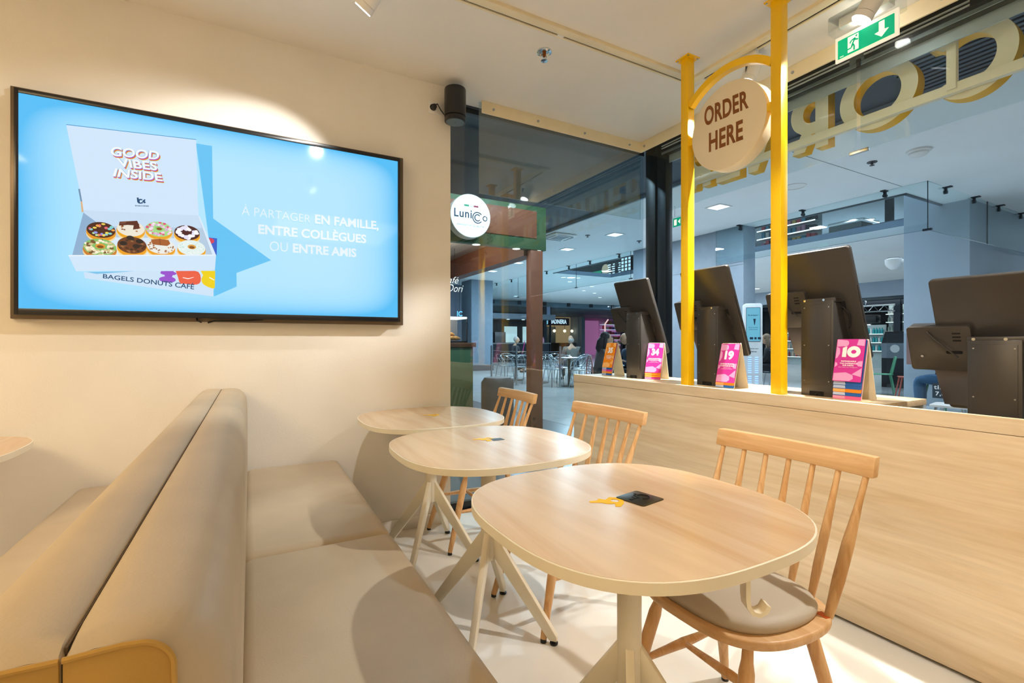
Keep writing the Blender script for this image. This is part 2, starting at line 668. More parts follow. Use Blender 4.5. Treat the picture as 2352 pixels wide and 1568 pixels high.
ad = nt.nodes.new('ShaderNodeMath'); ad.operation = 'ADD'
nt.links.new(edge(sx.outputs[0]), ad.inputs[0]); nt.links.new(edge(sx.outputs[2]), ad.inputs[1])
cr = nt.nodes.new('ShaderNodeValToRGB')
cr.color_ramp.elements[0].color = lin('#b2e5ff')
cr.color_ramp.elements[1].color = lin('#4fbdf6')
e = cr.color_ramp.elements.new(0.35); e.color = lin('#9adcff')
nt.links.new(ad.outputs[0], cr.inputs[0]); nt.links.new(cr.outputs[0], bs.inputs['Emission Color'])
screen = G().box(-0.8286, 0.8286, -0.0005, 0.004, -0.4668, 0.4668).done('screen', ms, tv, smooth=False)


class Pic:
    def __init__(self, y0, step):
        self.g, self.m, self.y, self.s = G(), [], y0, step

    def mi(self, col):
        m = emit('px_' + col[1:], col, 0.96, gloss=True)
        if m not in self.m:
            self.m.append(m)
        self.g.mi = self.m.index(m)

    def p(self, col, loop):
        self.mi(col)
        self.y -= self.s
        self.g.poly([(u, self.y, v) for u, v in loop])

    def e(self, col, c, rx, ry, n=22):
        self.p(col, ell(c[0], c[1], rx, ry, n))

    def t(self, col, s, q, bold=0.0, **k):
        self.mi(col)
        self.y -= self.s
        me = quad_map(text_mesh(s, bold, **k), [(u, self.y, v) for u, v in q])
        self.g.mesh(me, mi=self.g.mi)


pc = Pic(-0.001, 0.00004)
SH = '#63c6f8'
pc.p(SH, [(-0.184,0.375),(-0.116,0.375),(-0.111,0.01),(0.151,-0.18),(-0.009,-0.258),(-0.008,-0.328),(-0.108,-0.384),(-0.124,-0.145)])
pc.p('#2f5fd0', [(-0.138,-0.087),(-0.094,-0.089),(-0.096,-0.176),(-0.111,-0.174)])
pc.e('#d8405a', (-0.124,-0.104), 0.018, 0.014)
# open lid
pc.p('#d2e9ff', [(-0.672,0.362),(-0.183,0.393),(-0.177,0.115),(-0.172,0.017),(-0.612,-0.014)])
pc.p('#2e93cf', [(-0.672,0.364),(-0.183,0.395),(-0.183,0.392),(-0.672,0.361)])
pc.p('#6f93b5', [(-0.631,0.079),(-0.625,0.082),(-0.617,0.024),(-0.623,0.026)])
pc.p('#e0b58a', [(-0.623,0.026),(-0.617,0.024),(-0.612,-0.022),(-0.619,-0.025)])
# tray inside, front and lower label
pc.p('#b7cfe6', [(-0.612,-0.022),(-0.174,0.011),(-0.109,-0.177),(-0.652,-0.225)])
pc.p('#c9e1f8', [(-0.612,-0.014),(-0.172,0.017),(-0.159,-0.044),(-0.602,-0.083)])
pc.p('#8fb2d4', [(-0.613,-0.025),(-0.562,-0.067),(-0.602,-0.222),(-0.652,-0.226)])
pc.p('#dcecfb', [(-0.562,-0.131),(-0.248,-0.104),(-0.142,-0.182),(-0.608,-0.221)])
pc.p('#cfe7fc', [(-0.612,-0.296),(-0.248,-0.259),(-0.103,-0.252),(-0.111,-0.384),(-0.608,-0.323)])
pc.p('#7cc6f0', [(-0.602,-0.294),(-0.426,-0.278),(-0.566,-0.301)])
pc.e('#9a4fd0', (-0.296,-0.279), 0.0325, 0.0105)
pc.e('#9a4fd0', (-0.3,-0.31), 0.0335, 0.0155)
pc.p('#9a4fd0', [(-0.311,-0.278),(-0.275,-0.276),(-0.284,-0.303),(-0.282,-0.314),(-0.311,-0.316)])
pc.p('#9a4fd0', [(-0.327,-0.271),(-0.275,-0.267),(-0.275,-0.276),(-0.322,-0.28)])
pc.p('#ef6146', [(-0.267,-0.266),(-0.187,-0.26),(-0.174,-0.264),(-0.166,-0.277),(-0.163,-0.295),(-0.164,-0.311),(-0.17,-0.322),(-0.182,-0.328),(-0.246,-0.327),(-0.253,-0.318),(-0.258,-0.295)])
pc.p('#f3d414', [(-0.164,-0.258),(-0.102,-0.254),(-0.104,-0.34),(-0.113,-0.344),(-0.134,-0.337),(-0.152,-0.326),(-0.16,-0.313),(-0.161,-0.298),(-0.154,-0.28)])
pc.p('#ffffff', [(-0.238,-0.295),(-0.216,-0.299),(-0.193,-0.291),(-0.193,-0.293),(-0.216,-0.303),(-0.239,-0.298)])
pc.p('#ffffff', [(-0.126,-0.287),(-0.106,-0.299),(-0.106,-0.303),(-0.129,-0.29)])
NV = '#0f4c78'
pc.t(NV, 'BAGELS DONUTS CAFÉ', [(-0.543,-0.294),(-0.19,-0.321),(-0.192,-0.353),(-0.544,-0.319)], 0.015)


def donut(c, rx, ry, bun, icing, hole=None, dots=(), nd=0, dr=0.006, arc=0.9):
    cx, cz = c
    pc.e('#f7dca0', (cx, cz - ry * 0.42), rx, ry * 0.92, 28)
    pc.e(bun, (cx, cz - ry * 0.2), rx * 1.0, ry * 0.95, 28)
    pc.e(icing, (cx, cz + ry * 0.05), rx * 0.97, ry * 0.86, 28)
    if hole:
        pc.e(hole, (cx + rx * 0.02, cz + ry * 0.16), rx * 0.3, ry * 0.26, 18)
        pc.e('#8a4d1a', (cx + rx * 0.02, cz + ry * 0.1), rx * 0.2, ry * 0.15, 14)
    rnd = random.Random(int(cx * 1000))
    for i in range(nd):
        a = rnd.uniform(0, 2 * PI)
        rr = rnd.uniform(0.45, arc)
        pc.e(dots[i % len(dots)], (cx + rx * 0.97 * rr * math.cos(a), cz + ry * 0.05 + ry * 0.86 * rr * math.sin(a)), dr * rnd.uniform(0.8, 1.25), dr * rnd.uniform(0.7, 1.0), 9)


RX, RY = 0.0535, 0.042
donut((-0.55,-0.099), RX, RY, '#e89a22', '#4a2317', None, ('#f2d95a', '#7fd3cf', '#e8697c', '#8f9be8', '#f0a44a', '#bfe6a0'), 26, 0.0062)
donut((-0.441,-0.081), RX, RY, '#f0a81e', '#f1ead9', None, ('#8a4a24', '#c07a45'), 16, 0.004, 0.7)
pc.p('#5a2b1e', [(-0.483,-0.051),(-0.417,-0.039),(-0.412,-0.053),(-0.417,-0.062),(-0.453,-0.063),(-0.485,-0.07)])
pc.p('#5a2b1e', [(-0.43,-0.06),(-0.41,-0.052),(-0.408,-0.075),(-0.433,-0.083)])
pc.p('#7d4a38', [(-0.48,-0.054),(-0.458,-0.048),(-0.46,-0.057),(-0.48,-0.061)])
donut((-0.333,-0.072), RX, RY, '#f0a81e', '#a8dd8e', '#8fca70', ('#f3cfe6', '#e5567a', '#f7e2f0', '#d9b2d8'), 44, 0.0062)
donut((-0.22,-0.077), RX, RY, '#f0a81e', '#4a1f22', None, ('#ffffff', '#e9e6fb'), 34, 0.0088, 0.8)
donut((-0.553,-0.18), RX * 1.14, RY * 1.08, '#cf7d2a', '#86c26a', '#e39a34', ('#efe3bd', '#d6c690', '#7b5a32', '#fff6d9'), 70, 0.0064)
donut((-0.435,-0.16), RX * 1.06, RY * 1.1, '#f0a41e', '#6f3d22', None, ('#4a2a1a', '#95653c', '#3a2a25'), 24, 0.0055)
for q in ((-0.442,-0.124), (-0.467,-0.152), (-0.407,-0.137), (-0.419,-0.161)):
    pc.e('#2b211f', q, 0.0145, 0.0105, 16)
donut((-0.324,-0.155), RX * 1.06, RY, '#f0a41e', '#eef0ea', None, ('#9a5a2c', '#c58a55'), 34, 0.0035)
pc.p('#a85f2e', [(-0.363,-0.124),(-0.329,-0.117),(-0.294,-0.12),(-0.287,-0.137),(-0.299,-0.149),(-0.357,-0.147)])
pc.p('#8c4a20', [(-0.331,-0.118),(-0.327,-0.118),(-0.324,-0.147),(-0.328,-0.148)])
donut((-0.201,-0.151), RX * 1.1, RY * 1.05, '#f0a81e', '#e6f5f2', '#e0a54a', ('#bfe2d8', '#ffffff'), 26, 0.003)
# box front and rim
pc.p('#d3eafe', [(-0.661,-0.226),(-0.098,-0.175),(-0.103,-0.252),(-0.635,-0.295)])
pc.p('#eaf5ff', [(-0.661,-0.224),(-0.098,-0.173),(-0.098,-0.179),(-0.661,-0.23)])
pc.p('#ddeefe', [(-0.174,0.014),(-0.167,0.009),(-0.098,-0.176),(-0.113,-0.177)])
# lettering on the lid: coloured depth, then white faces
W3 = ((('GOOD'), [(-0.512,0.291),(-0.329,0.303),(-0.332,0.261),(-0.514,0.247)]), ('VIBES', [(-0.493,0.242),(-0.341,0.249),(-0.338,0.208),(-0.484,0.202)]), ('INSIDE', [(-0.496,0.193),(-0.324,0.199),(-0.316,0.16),(-0.506,0.153)]))
for s, q in W3:
    for k, cc in enumerate(('#d8b52e', '#e5503c', '#9a4fd0')):
        pc.t(cc, s, [(u + 0.0052 - 0.0017 * k, v - 0.0078 + 0.0024 * k) for u, v in q], 0.03)
    pc.t('#7fb5d8', s, [(u + 0.0002, v - 0.0004) for u, v in q], 0.05)
    pc.t('#f4fbff', s, q, 0.028)
pc.p(NV, [(-0.417,0.068),(-0.41,0.069),(-0.409,0.062),(-0.402,0.064),(-0.394,0.063),(-0.398,0.057),(-0.402,0.058),(-0.406,0.055),(-0.405,0.047),(-0.401,0.046),(-0.396,0.051),(-0.392,0.045),(-0.401,0.041),(-0.41,0.041),(-0.415,0.047)])
pc.p(NV, [(-0.397,0.053),(-0.387,0.065),(-0.383,0.061),(-0.387,0.056),(-0.382,0.05),(-0.387,0.044)])
pc.t(NV, 'BAGELCORNER', [(-0.423,0.032),(-0.37,0.037),(-0.37,0.031),(-0.423,0.026)], 0.03)
# slogan
WT = '#e9f7ff'
pc.t(WT, 'À PARTAGER', [(0.015,0.101),(0.343,0.091),(0.342,0.04),(0.015,0.042)], -0.012)
pc.t(WT, 'EN FAMILLE,', [(0.366,0.089),(0.712,0.091),(0.712,0.033),(0.366,0.029)], 0.03)
pc.t(WT, 'ENTRE COLLÈGUES', [(0.09,0.014),(0.641,0.017),(0.641,-0.045),(0.09,-0.048)], 0.032)
pc.t(WT, 'OU', [(0.144,-0.081),(0.23,-0.081),(0.23,-0.129),(0.144,-0.133)], -0.012)
pc.t(WT, 'ENTRE AMIS', [(0.255,-0.082),(0.586,-0.08),(0.586,-0.13),(0.255,-0.132)], 0.032)
pc.g.done('screen_picture', pc.m, screen, smooth=False, recalc=False)
t = thing('television_cable', 'thin black cable hanging under the television', 'cable', (-0.1, 2.88, 1.27))
G().tube([(-0.14, 0, 0.02), (-0.135, -0.01, -0.005), (-0.12, 0.02, -0.012)], 0.004, 7).tube([(-0.09, 0.02, -0.014), (-0.06, -0.01, -0.006), (0.1, -0.015, 0.0), (0.16, -0.01, 0.006)], 0.004, 7).done('cord', M_BLK, t)

# ================================================================ double banquette
b = thing('banquette', 'double-sided beige upholstered bench with a tall rounded back', 'bench', (-0.13, 1.7, 0))
PADP = [(0.0008, 0.05), (0.0008, 0.913), (0.004, 0.9175), (0.03, 0.92), (0.06, 0.919), (0.082, 0.911), (0.099, 0.894), (0.111, 0.868), (0.116, 0.83), (0.117, 0.6), (0.117, 0.05)]
for s in (1, -1):
    g = G()
    rings = []
    for y, e, ez in ((-1.2, 0.040, 0.007), (-1.196, 0.028, 0.006), (-1.186, 0.014, 0.003), (-1.168, 0.004, 0.001), (-1.15, 0, 0), (1.17, 0, 0), (1.195, 0.006, 0.006), (1.207, 0.016, 0.016), (1.21, 0.03, 0.03)):
        rings.append([g.bm.verts.new((s * max(0.0008, u - e * u / 0.117), y, z - ez * (z - 0.05) / 0.87)) for u, z in PADP])
    for A, B in zip(rings, rings[1:]):
        n = len(A)
        for k in range(n):
            g._f([A[k], A[(k + 1) % n], B[(k + 1) % n], B[k]])
    g._f(rings[0][::-1])
    g._f(rings[-1])
    g.done('back_pad', M_LEATH, b, ang=50)
    lp = [(0.001, 0.05), (0.001, 0.911), (0.038, 0.912)] + [(0.046 + 0.027 * math.sin(a), 0.884 + 0.027 * math.cos(a)) for a in [math.radians(9 * k) for k in range(10)]] + [(0.0745, 0.8), (0.0755, 0.05)]
    o = G().prism([(u * s, v) for u, v in lp], lambda u, v, d: (u, d, v), -1.2035, -1.199).done('end_panel', M_LEATHY, b, bevel=0.0015)
    o['label'] = 'mustard vinyl end panel'
    pts = [(u * s, -1.2035, v) for u, v in lp[1:]]
    G().tube(pts, 0.0025, 6).done('piping', M_LEATHY, o)
G().box(-0.0008, 0.0008, -1.19, 1.19, 0.3, 0.914).done('back_seam', M_SEAM, b, smooth=False)
for s in (1, -1):
    for (y0, y1) in ((0.0165, 1.205), (-1.45, 0.0135)):
        x0, x1 = sorted((0.105 * s, 0.575 * s))
        G().box(x0, x1, y0, y1, 0.27, 0.487).done('seat_cushion', M_LEATH, b, bevel=0.035, seg=4, ang=60)
G().box(-0.5, 0.5, -1.4, 1.2, 0, 0.27).done('plinth', mat('plinth_board', '#6d5b45', 0.6), b)

# ================================================================ tables


def table(label, x, y, plate=None, rz=0.0, group='rounded beech tables along the bench'):
    t = thing('cafe_table', label, 'table', (x, y, 0), rz, group)
    lp = sup(0, 0, 0.375, 0.372, 2.75, 72)
    li = sup(0, 0, 0.3715, 0.3685, 2.75, 72)
    G().prism(li, XY, 0.7255, 0.75).done('tabletop', M_WOODT, t, ang=50)
    g = G()
    A = [[g.bm.verts.new((u, v, z)) for u, v in L] for L, z in ((li, 0.7495), (lp, 0.7485), (lp, 0.7265), (li, 0.7255))]
    for R, S in zip(A, A[1:]):
        for k in range(72):
            g._f([R[k], R[(k + 1) % 72], S[(k + 1) % 72], S[k]])
    g.done('edge_band', M_CREAM, t, ang=50)
    G().cyl((0, 0, 0.285), (0, 0, 0.726), 0.0305, n=28).done('column', M_CREAM, t)
    G().box(-0.12, 0.12, -0.03, 0.03, 0.718, 0.7255).box(-0.03, 0.03, -0.12, 0.12, 0.718, 0.7255).done('mounting_plate', M_CREAM, t)
    for sx in (1, -1):
        for sy in (1, -1):
            d = Vector((sx * 0.18, sy * 0.215, 0))
            n = d.normalized()
            l = G()
            s = Vector((-n.y, n.x, 0)) * 0.011
            P = [(n * 0.026, 0.40), (n * 0.026, 0.30), (d * 0.92, 0.016), (d * 1.03, 0.016), (d * 1.03, 0.034)]
            A = [l.bm.verts.new(Vector((p.x, p.y, z)) + s) for p, z in P]
            B = [l.bm.verts.new(Vector((p.x, p.y, z)) - s) for p, z in P]
            for k in range(5):
                l._f([A[k], A[(k + 1) % 5], B[(k + 1) % 5], B[k]])
            l._f(A)
            l._f(B[::-1])
            lo = l.done('leg', M_CREAM, t, bevel=0.002)
            G().lathe([(0.014, 0), (0.016, 0.003), (0.016, 0.008), (0.007, 0.011), (0.007, 0.024)], (d.x * 0.98, d.y * 0.98, 0), 14).done('glide', M_BLK, lo)
    return t


M_STICK = mat('yellow_sticker', '#ffc600', 0.6)
STICK = [[(-0.034, 0.040), (-0.026, 0.046), (-0.012, 0.03), (0.004, 0.03), (0.004, 0.012), (0.03, 0.008), (0.034, -0.012), (0.024, -0.03), (-0.002, -0.038), (-0.030, -0.036), (-0.034, -0.024), (-0.014, -0.018), (-0.024, -0.004), (-0.022, 0.014)], ell(0.008, -0.012, 0.011, 0.011, 14)]


def sticker(t, x, y, rot, s=1.0):
    o = G().mesh(shape_mesh(STICK, 0.0006), Matrix.Translation((x, y, 0.7506)) @ Matrix.Rotation(rot, 4, 'Z') @ Matrix.Scale(s, 4)).done('logo_sticker', M_STICK, t, smooth=False)
    o['label'] = 'yellow bagel-shaped logo sticker'
    return o


t1 = table('nearest rounded beech table with the wheelchair plate', 0.845, 0.927)
t2 = table('middle rounded beech table with a small dark label', 0.845, 1.748)
t3 = table('rounded beech table against the television wall, right of the bench', 0.872, 2.53)
t4 = table('rounded beech table left of the bench, cut by the left edge', -1.15, 2.53)
sticker(t1, -0.035, 0.035, math.radians(35))
sticker(t2, 0.02, 0.075, math.radians(35))
sticker(t3, 0.02, 0.03, math.radians(35))
# metal plate with the wheelchair symbol, lying turned to the far side
o = G().prism(rrect(-0.045, 0.045, -0.045, 0.045, 0.008), XY, 0, 0.002).done('access_plate', M_DSIGN, t1, bevel=0.0004)
o.location = (0.047, 0.012, 0.7502)
o.rotation_euler = (0, 0, math.radians(100))
o['label'] = 'dark metal plate with wheelchair symbol'
g = G()
g.prism(ell(0.005, 0.029, 0.0055, 0.0055, 14), XY, 0.002, 0.0026)
for a, c, wd in (((0.005, 0.024), (0.002, 0.0), 0.006), ((0.004, 0.013), (0.018, 0.010), 0.0035), ((0.002, 0.001), (0.019, -0.001), 0.005), ((0.019, 0.0), (0.025, -0.018), 0.005), ((0.025, -0.018), (0.031, -0.015), 0.0035)):
    g.bar((a[0], a[1], 0.0023), (c[0], c[1], 0.0023), wd, 0.0006)
g.tube([(0.0 + 0.017 * math.cos(a) , -0.012 + 0.017 * math.sin(a), 0.0024) for a in [math.radians(125 + 235 * k / 18) for k in range(19)]], 0.0016, 5)
g.done('wheelchair_symbol', M_HOLE, o, smooth=False)
o = G().prism(rrect(-0.026, 0.026, -0.02, 0.02, 0.002), XY, 0.7502, 0.751).done('table_label', mat('label_navy', '#2f3a44', 0.4), t2)
o.location = (0.062, 0.045, 0)
o['label'] = 'small dark printed label'
# bag hook under the near table
g = G()
h = (0.802,0.571,0.725)
hp = Vector((h[0] - 0.845, h[1] - 0.927, 0))
dv = Vector((0.86, -0.5, 0)).normalized()
prof = [(0, 0.726), (0, 0.69), (0.002, 0.675), (0.010, 0.664), (0.022, 0.661), (0.032, 0.667), (0.038, 0.678)]
sv = Vector((-dv.y, dv.x, 0)) * 0.0125
n = len(prof)
vs = []
for k, (u, v) in enumerate(prof):
    a = prof[min(k + 1, n - 1)]
    c = prof[max(k - 1, 0)]
    tx, tz = a[0] - c[0], a[1] - c[1]
    L = math.hypot(tx, tz)
    nx, nz = -tz / L * 0.004, tx / L * 0.004
    vs.append([g.bm.verts.new(hp + dv * (u + sgn * nx) + Vector((0, 0, v + sgn * nz)) + sv * s) for sgn, s in ((-1, -1), (-1, 1), (1, 1), (1, -1))])
for A, B in zip(vs, vs[1:]):
    for k in range(4):
        g._f([A[k], A[(k + 1) % 4], B[(k + 1) % 4], B[k]])
g._f(vs[0][::-1])
g._f(vs[-1])
g.done('bag_hook', M_CREAM, t1, ang=50)


# ================================================================ spindle chairs
def chair(label, x, y, rz=0.0):
    c = thing('spindle_chair', label, 'chair', (x, y, 0), rz, 'beech spindle chairs by the counter')
    base = sup(0, 0, 0.205, 0.228, 3.0, 56)
    seat = [(u if u < 0 else u * 0.98, v * (1 - 0.09 * max(0, -u / 0.205))) for u, v in base]
    G().prism(seat, XY, 0.427, 0.451).done('seat', M_BEECHY, c, bevel=0.006, seg=3)
    g = G()
    rings = []
    for k, (s, z) in enumerate(((0.86, 0.4505), (0.88, 0.458), (0.885, 0.468), (0.86, 0.478), (0.75, 0.484), (0.45, 0.487), (0.1, 0.488))):
        rings.append([g.bm.verts.new((u * s - 0.006, v * s, z)) for u, v in seat])
    for A, B in zip(rings, rings[1:]):
        for k in range(56):
            g._f([A[k], A[(k + 1) % 56], B[(k + 1) % 56], B[k]])
    g._f(rings[-1])
    g._f(rings[0][::-1])
    pad = g.done('seat_pad', M_PAD, c, ang=70)
    G().box(0.125, 0.145, -0.193, -0.165, 0.4505, 0.4525, Matrix.Rotation(math.radians(-8), 4, 'Z')).done('care_tag', mat('orange_tag', '#e0641c', 0.5), pad, smooth=False)
    for sy in (1, -1):
        for a, e in (((-0.115, 0.14 * sy, 0.43), (-0.235, 0.195 * sy, 0.012)), ((0.125, 0.135 * sy, 0.43), (0.235, 0.195 * sy, 0.012))):
            a, e = Vector(a), Vector(e)
            L = G().tube([a, a.lerp(e, 0.12), a.lerp(e, 0.18), a.lerp(e, 0.5), e], [0.012, 0.014, 0.0185, 0.0185, 0.0125], 14).done('leg', M_BEECH, c, ang=40)
            G().cyl((e.x, e.y, 0.0), (e.x, e.y, 0.014), 0.012, n=12).done('foot_cap', M_BLK, L)
    ends = []
    for sy in (1, -1):
        f = Vector((-0.115, 0.14 * sy, 0.43)).lerp(Vector((-0.235, 0.195 * sy, 0.012)), 0.52)
        r = Vector((0.125, 0.135 * sy, 0.43)).lerp(Vector((0.235, 0.195 * sy, 0.012)), 0.52)
        G().tube([f, f.lerp(r, 0.3), f.lerp(r, 0.5), f.lerp(r, 0.7), r], [0.008, 0.012, 0.015, 0.012, 0.008], 12).done('stretcher', M_BEECH, c)
        ends.append(f.lerp(r, 0.5))
    G().tube([ends[0], ends[0].lerp(ends[1], 0.5), ends[1]], [0.008, 0.014, 0.008], 12).done('stretcher', M_BEECH, c)
    # crest rail, gently curved
    g = G()
    sec = []
    for k in range(13):
        v = -0.245 + 0.49 * k / 12
        off = 0.018 * (1 - (v / 0.245) ** 2)
        ring = []
        for dx, dz in ((-0.014, 0.0), (0.014, 0.0), (0.016, 0.056), (-0.012, 0.056)):
            ring.append(g.bm.verts.new((0.262 + off + dx + dz * 0.2, v, 0.796 + dz)))
        sec.append(ring)
    for A, B in zip(sec, sec[1:]):
        for k in range(4):
            g._f([A[k], A[(k + 1) % 4], B[(k + 1) % 4], B[k]])
    g._f(sec[0][::-1])
    g._f(sec[-1])
    g.done('crest_rail', M_BEECHY, c, bevel=0.005, seg=2)
    for k in range(7):
        f = (k - 3) / 3.0
        bx = 0.118 + 0.062 * (1 - abs(f) ** 2.2)
        a = Vector((bx, 0.203 * f, 0.448))
        e = Vector((0.264 + 0.018 * (1 - f * f), 0.222 * f, 0.80))
        R = 1.25 if abs(f) > 0.9 else 1.0
        G().tube([a, a.lerp(e, 0.25), a.lerp(e, 0.5), a.lerp(e, 0.8), e], [0.0085 * R, 0.012 * R, 0.012 * R, 0.0085, 0.0075], 12).done('spindle', M_BEECH, c)
    return c


c1 = chair('beech spindle chair at the nearest table', 1.195, 0.9)
dup(c1, (1.218, 1.775, 0), math.radians(3), 'beech spindle chair at the middle table')
dup(c1, (1.195, 2.64, 0), math.radians(-2), 'beech spindle chair at the far table by the side window')

# ================================================================ order counter
ct = thing('order_counter', 'long oak-laminate order counter carrying the touch-screen kiosks', 'counter', (2.155, 1.0, 0))
G().box(0.002, 0.02, -2.6, 1.973, 0.014, 0.8555).done('front_panel', M_WOODC, ct, bevel=0.0008)
G().box(0.0, 0.022, -2.6, 1.975, 0.8575, 0.912).done('fascia_board', M_WOODC, ct, bevel=0.0015)
G().box(0.02, 0.44, 1.953, 1.974, 0.014, 0.882).done('end_panel', M_WOODC, ct)
G().box(0.0225, 0.46, -0.02, 1.974, 0.882, 0.9075).done('worktop', wood('worktop_oak', '#ead2aa', '#d4b183', axis=1, scale=5), ct, bevel=0.001)
G().box(0.0225, 0.46, -2.6, -0.022, 0.70, 0.725).done('low_worktop', MATS['worktop_oak'], ct)
G().box(0.44, 0.46, -2.6, 1.974, 0.014, 0.70).done('rear_panel', M_MWALL, ct)
G().box(0.43, 0.455, -0.02, 1.953, 0.70, 0.882).done('rear_panel', M_MWALL, ct)
G().box(0.03, 0.43, -2.6, 1.95, 0.0, 0.016).done('plinth', M_HOLE, ct)

# ================================================================ yellow order sign between its posts
og = thing('order_sign', 'round cream ORDER HERE sign hung in a yellow post frame on the counter', 'sign', (2.232, 1.685, 0.9075))
ZT = 2.8 - 0.9075
for y in (0.275, -0.275):
    p = G().box(-0.026, 0.026, y - 0.026, y + 0.026, 0, ZT - 0.004).done('post', M_YEL, og, bevel=0.002)
    G().box(-0.048, 0.048, y - 0.048, y + 0.048, ZT - 0.005, ZT).done('fixing_plate', M_YEL, p)
    for a in (-1, 1):
        for c in (-1, 1):
            G().cyl((a * 0.038, y + c * 0.038, ZT - 0.009), (a * 0.038, y + c * 0.038, ZT - 0.004), 0.005, n=8).done('screw', M_STEEL, p)
R = 0.36
cz = 2.612 - R - 0.9075
h = math.asin(0.25 / R)
g = G()
P = []
for k in range(25):
    a = -h + 2 * h * k / 24
    P.append((R * math.sin(a), cz + R * math.cos(a)))
ring = []
for u, v in P:
    a = math.atan2(u, v - cz)
    ring.append([g.bm.verts.new((dx, u + dr * math.sin(a), v + dr * math.cos(a))) for dx, dr in ((-0.018, -0.018), (0.018, -0.018), (0.018, 0.018), (-0.018, 0.018))])
for A, B in zip(ring, ring[1:]):
    for k in range(4):
        g._f([A[k], A[(k + 1) % 4], B[(k + 1) % 4], B[k]])
g.done('arch', M_YEL, og, bevel=0)
DZ = 2.302 - 0.9075
g = G().prism(ell(0, DZ, 0.226, 0.226, 72), lambda u, v, d: (d, u, v), -0.02, 0.06)
g.done('disc', M_DISC, og, bevel=0.004, ang=40)
for s in (-1, 1):
    G().box(-0.018, 0.018, *sorted((s * 0.222, s * 0.25)), DZ - 0.02, DZ + 0.02).done('connector', M_YEL, og)
g = G()
TX = -0.0212


def sxq(q):
    return [(TX, y - 1.685, z - 0.9075) for y, z in q]


g.mesh(quad_map(text_mesh('ORDER', 0.03, 1.06), sxq([(1.825,2.457),(1.56,2.438),(1.555,2.34),(1.825,2.35)])))
g.mesh(quad_map(text_mesh('HERE', 0.03, 1.06), sxq([(1.795,2.303),(1.588,2.297),(1.588,2.193),(1.795,2.198)])))
g.done('lettering', M_BROWNT, og, smooth=False, recalc=False)

# ================================================================ self-order kiosks seen from behind


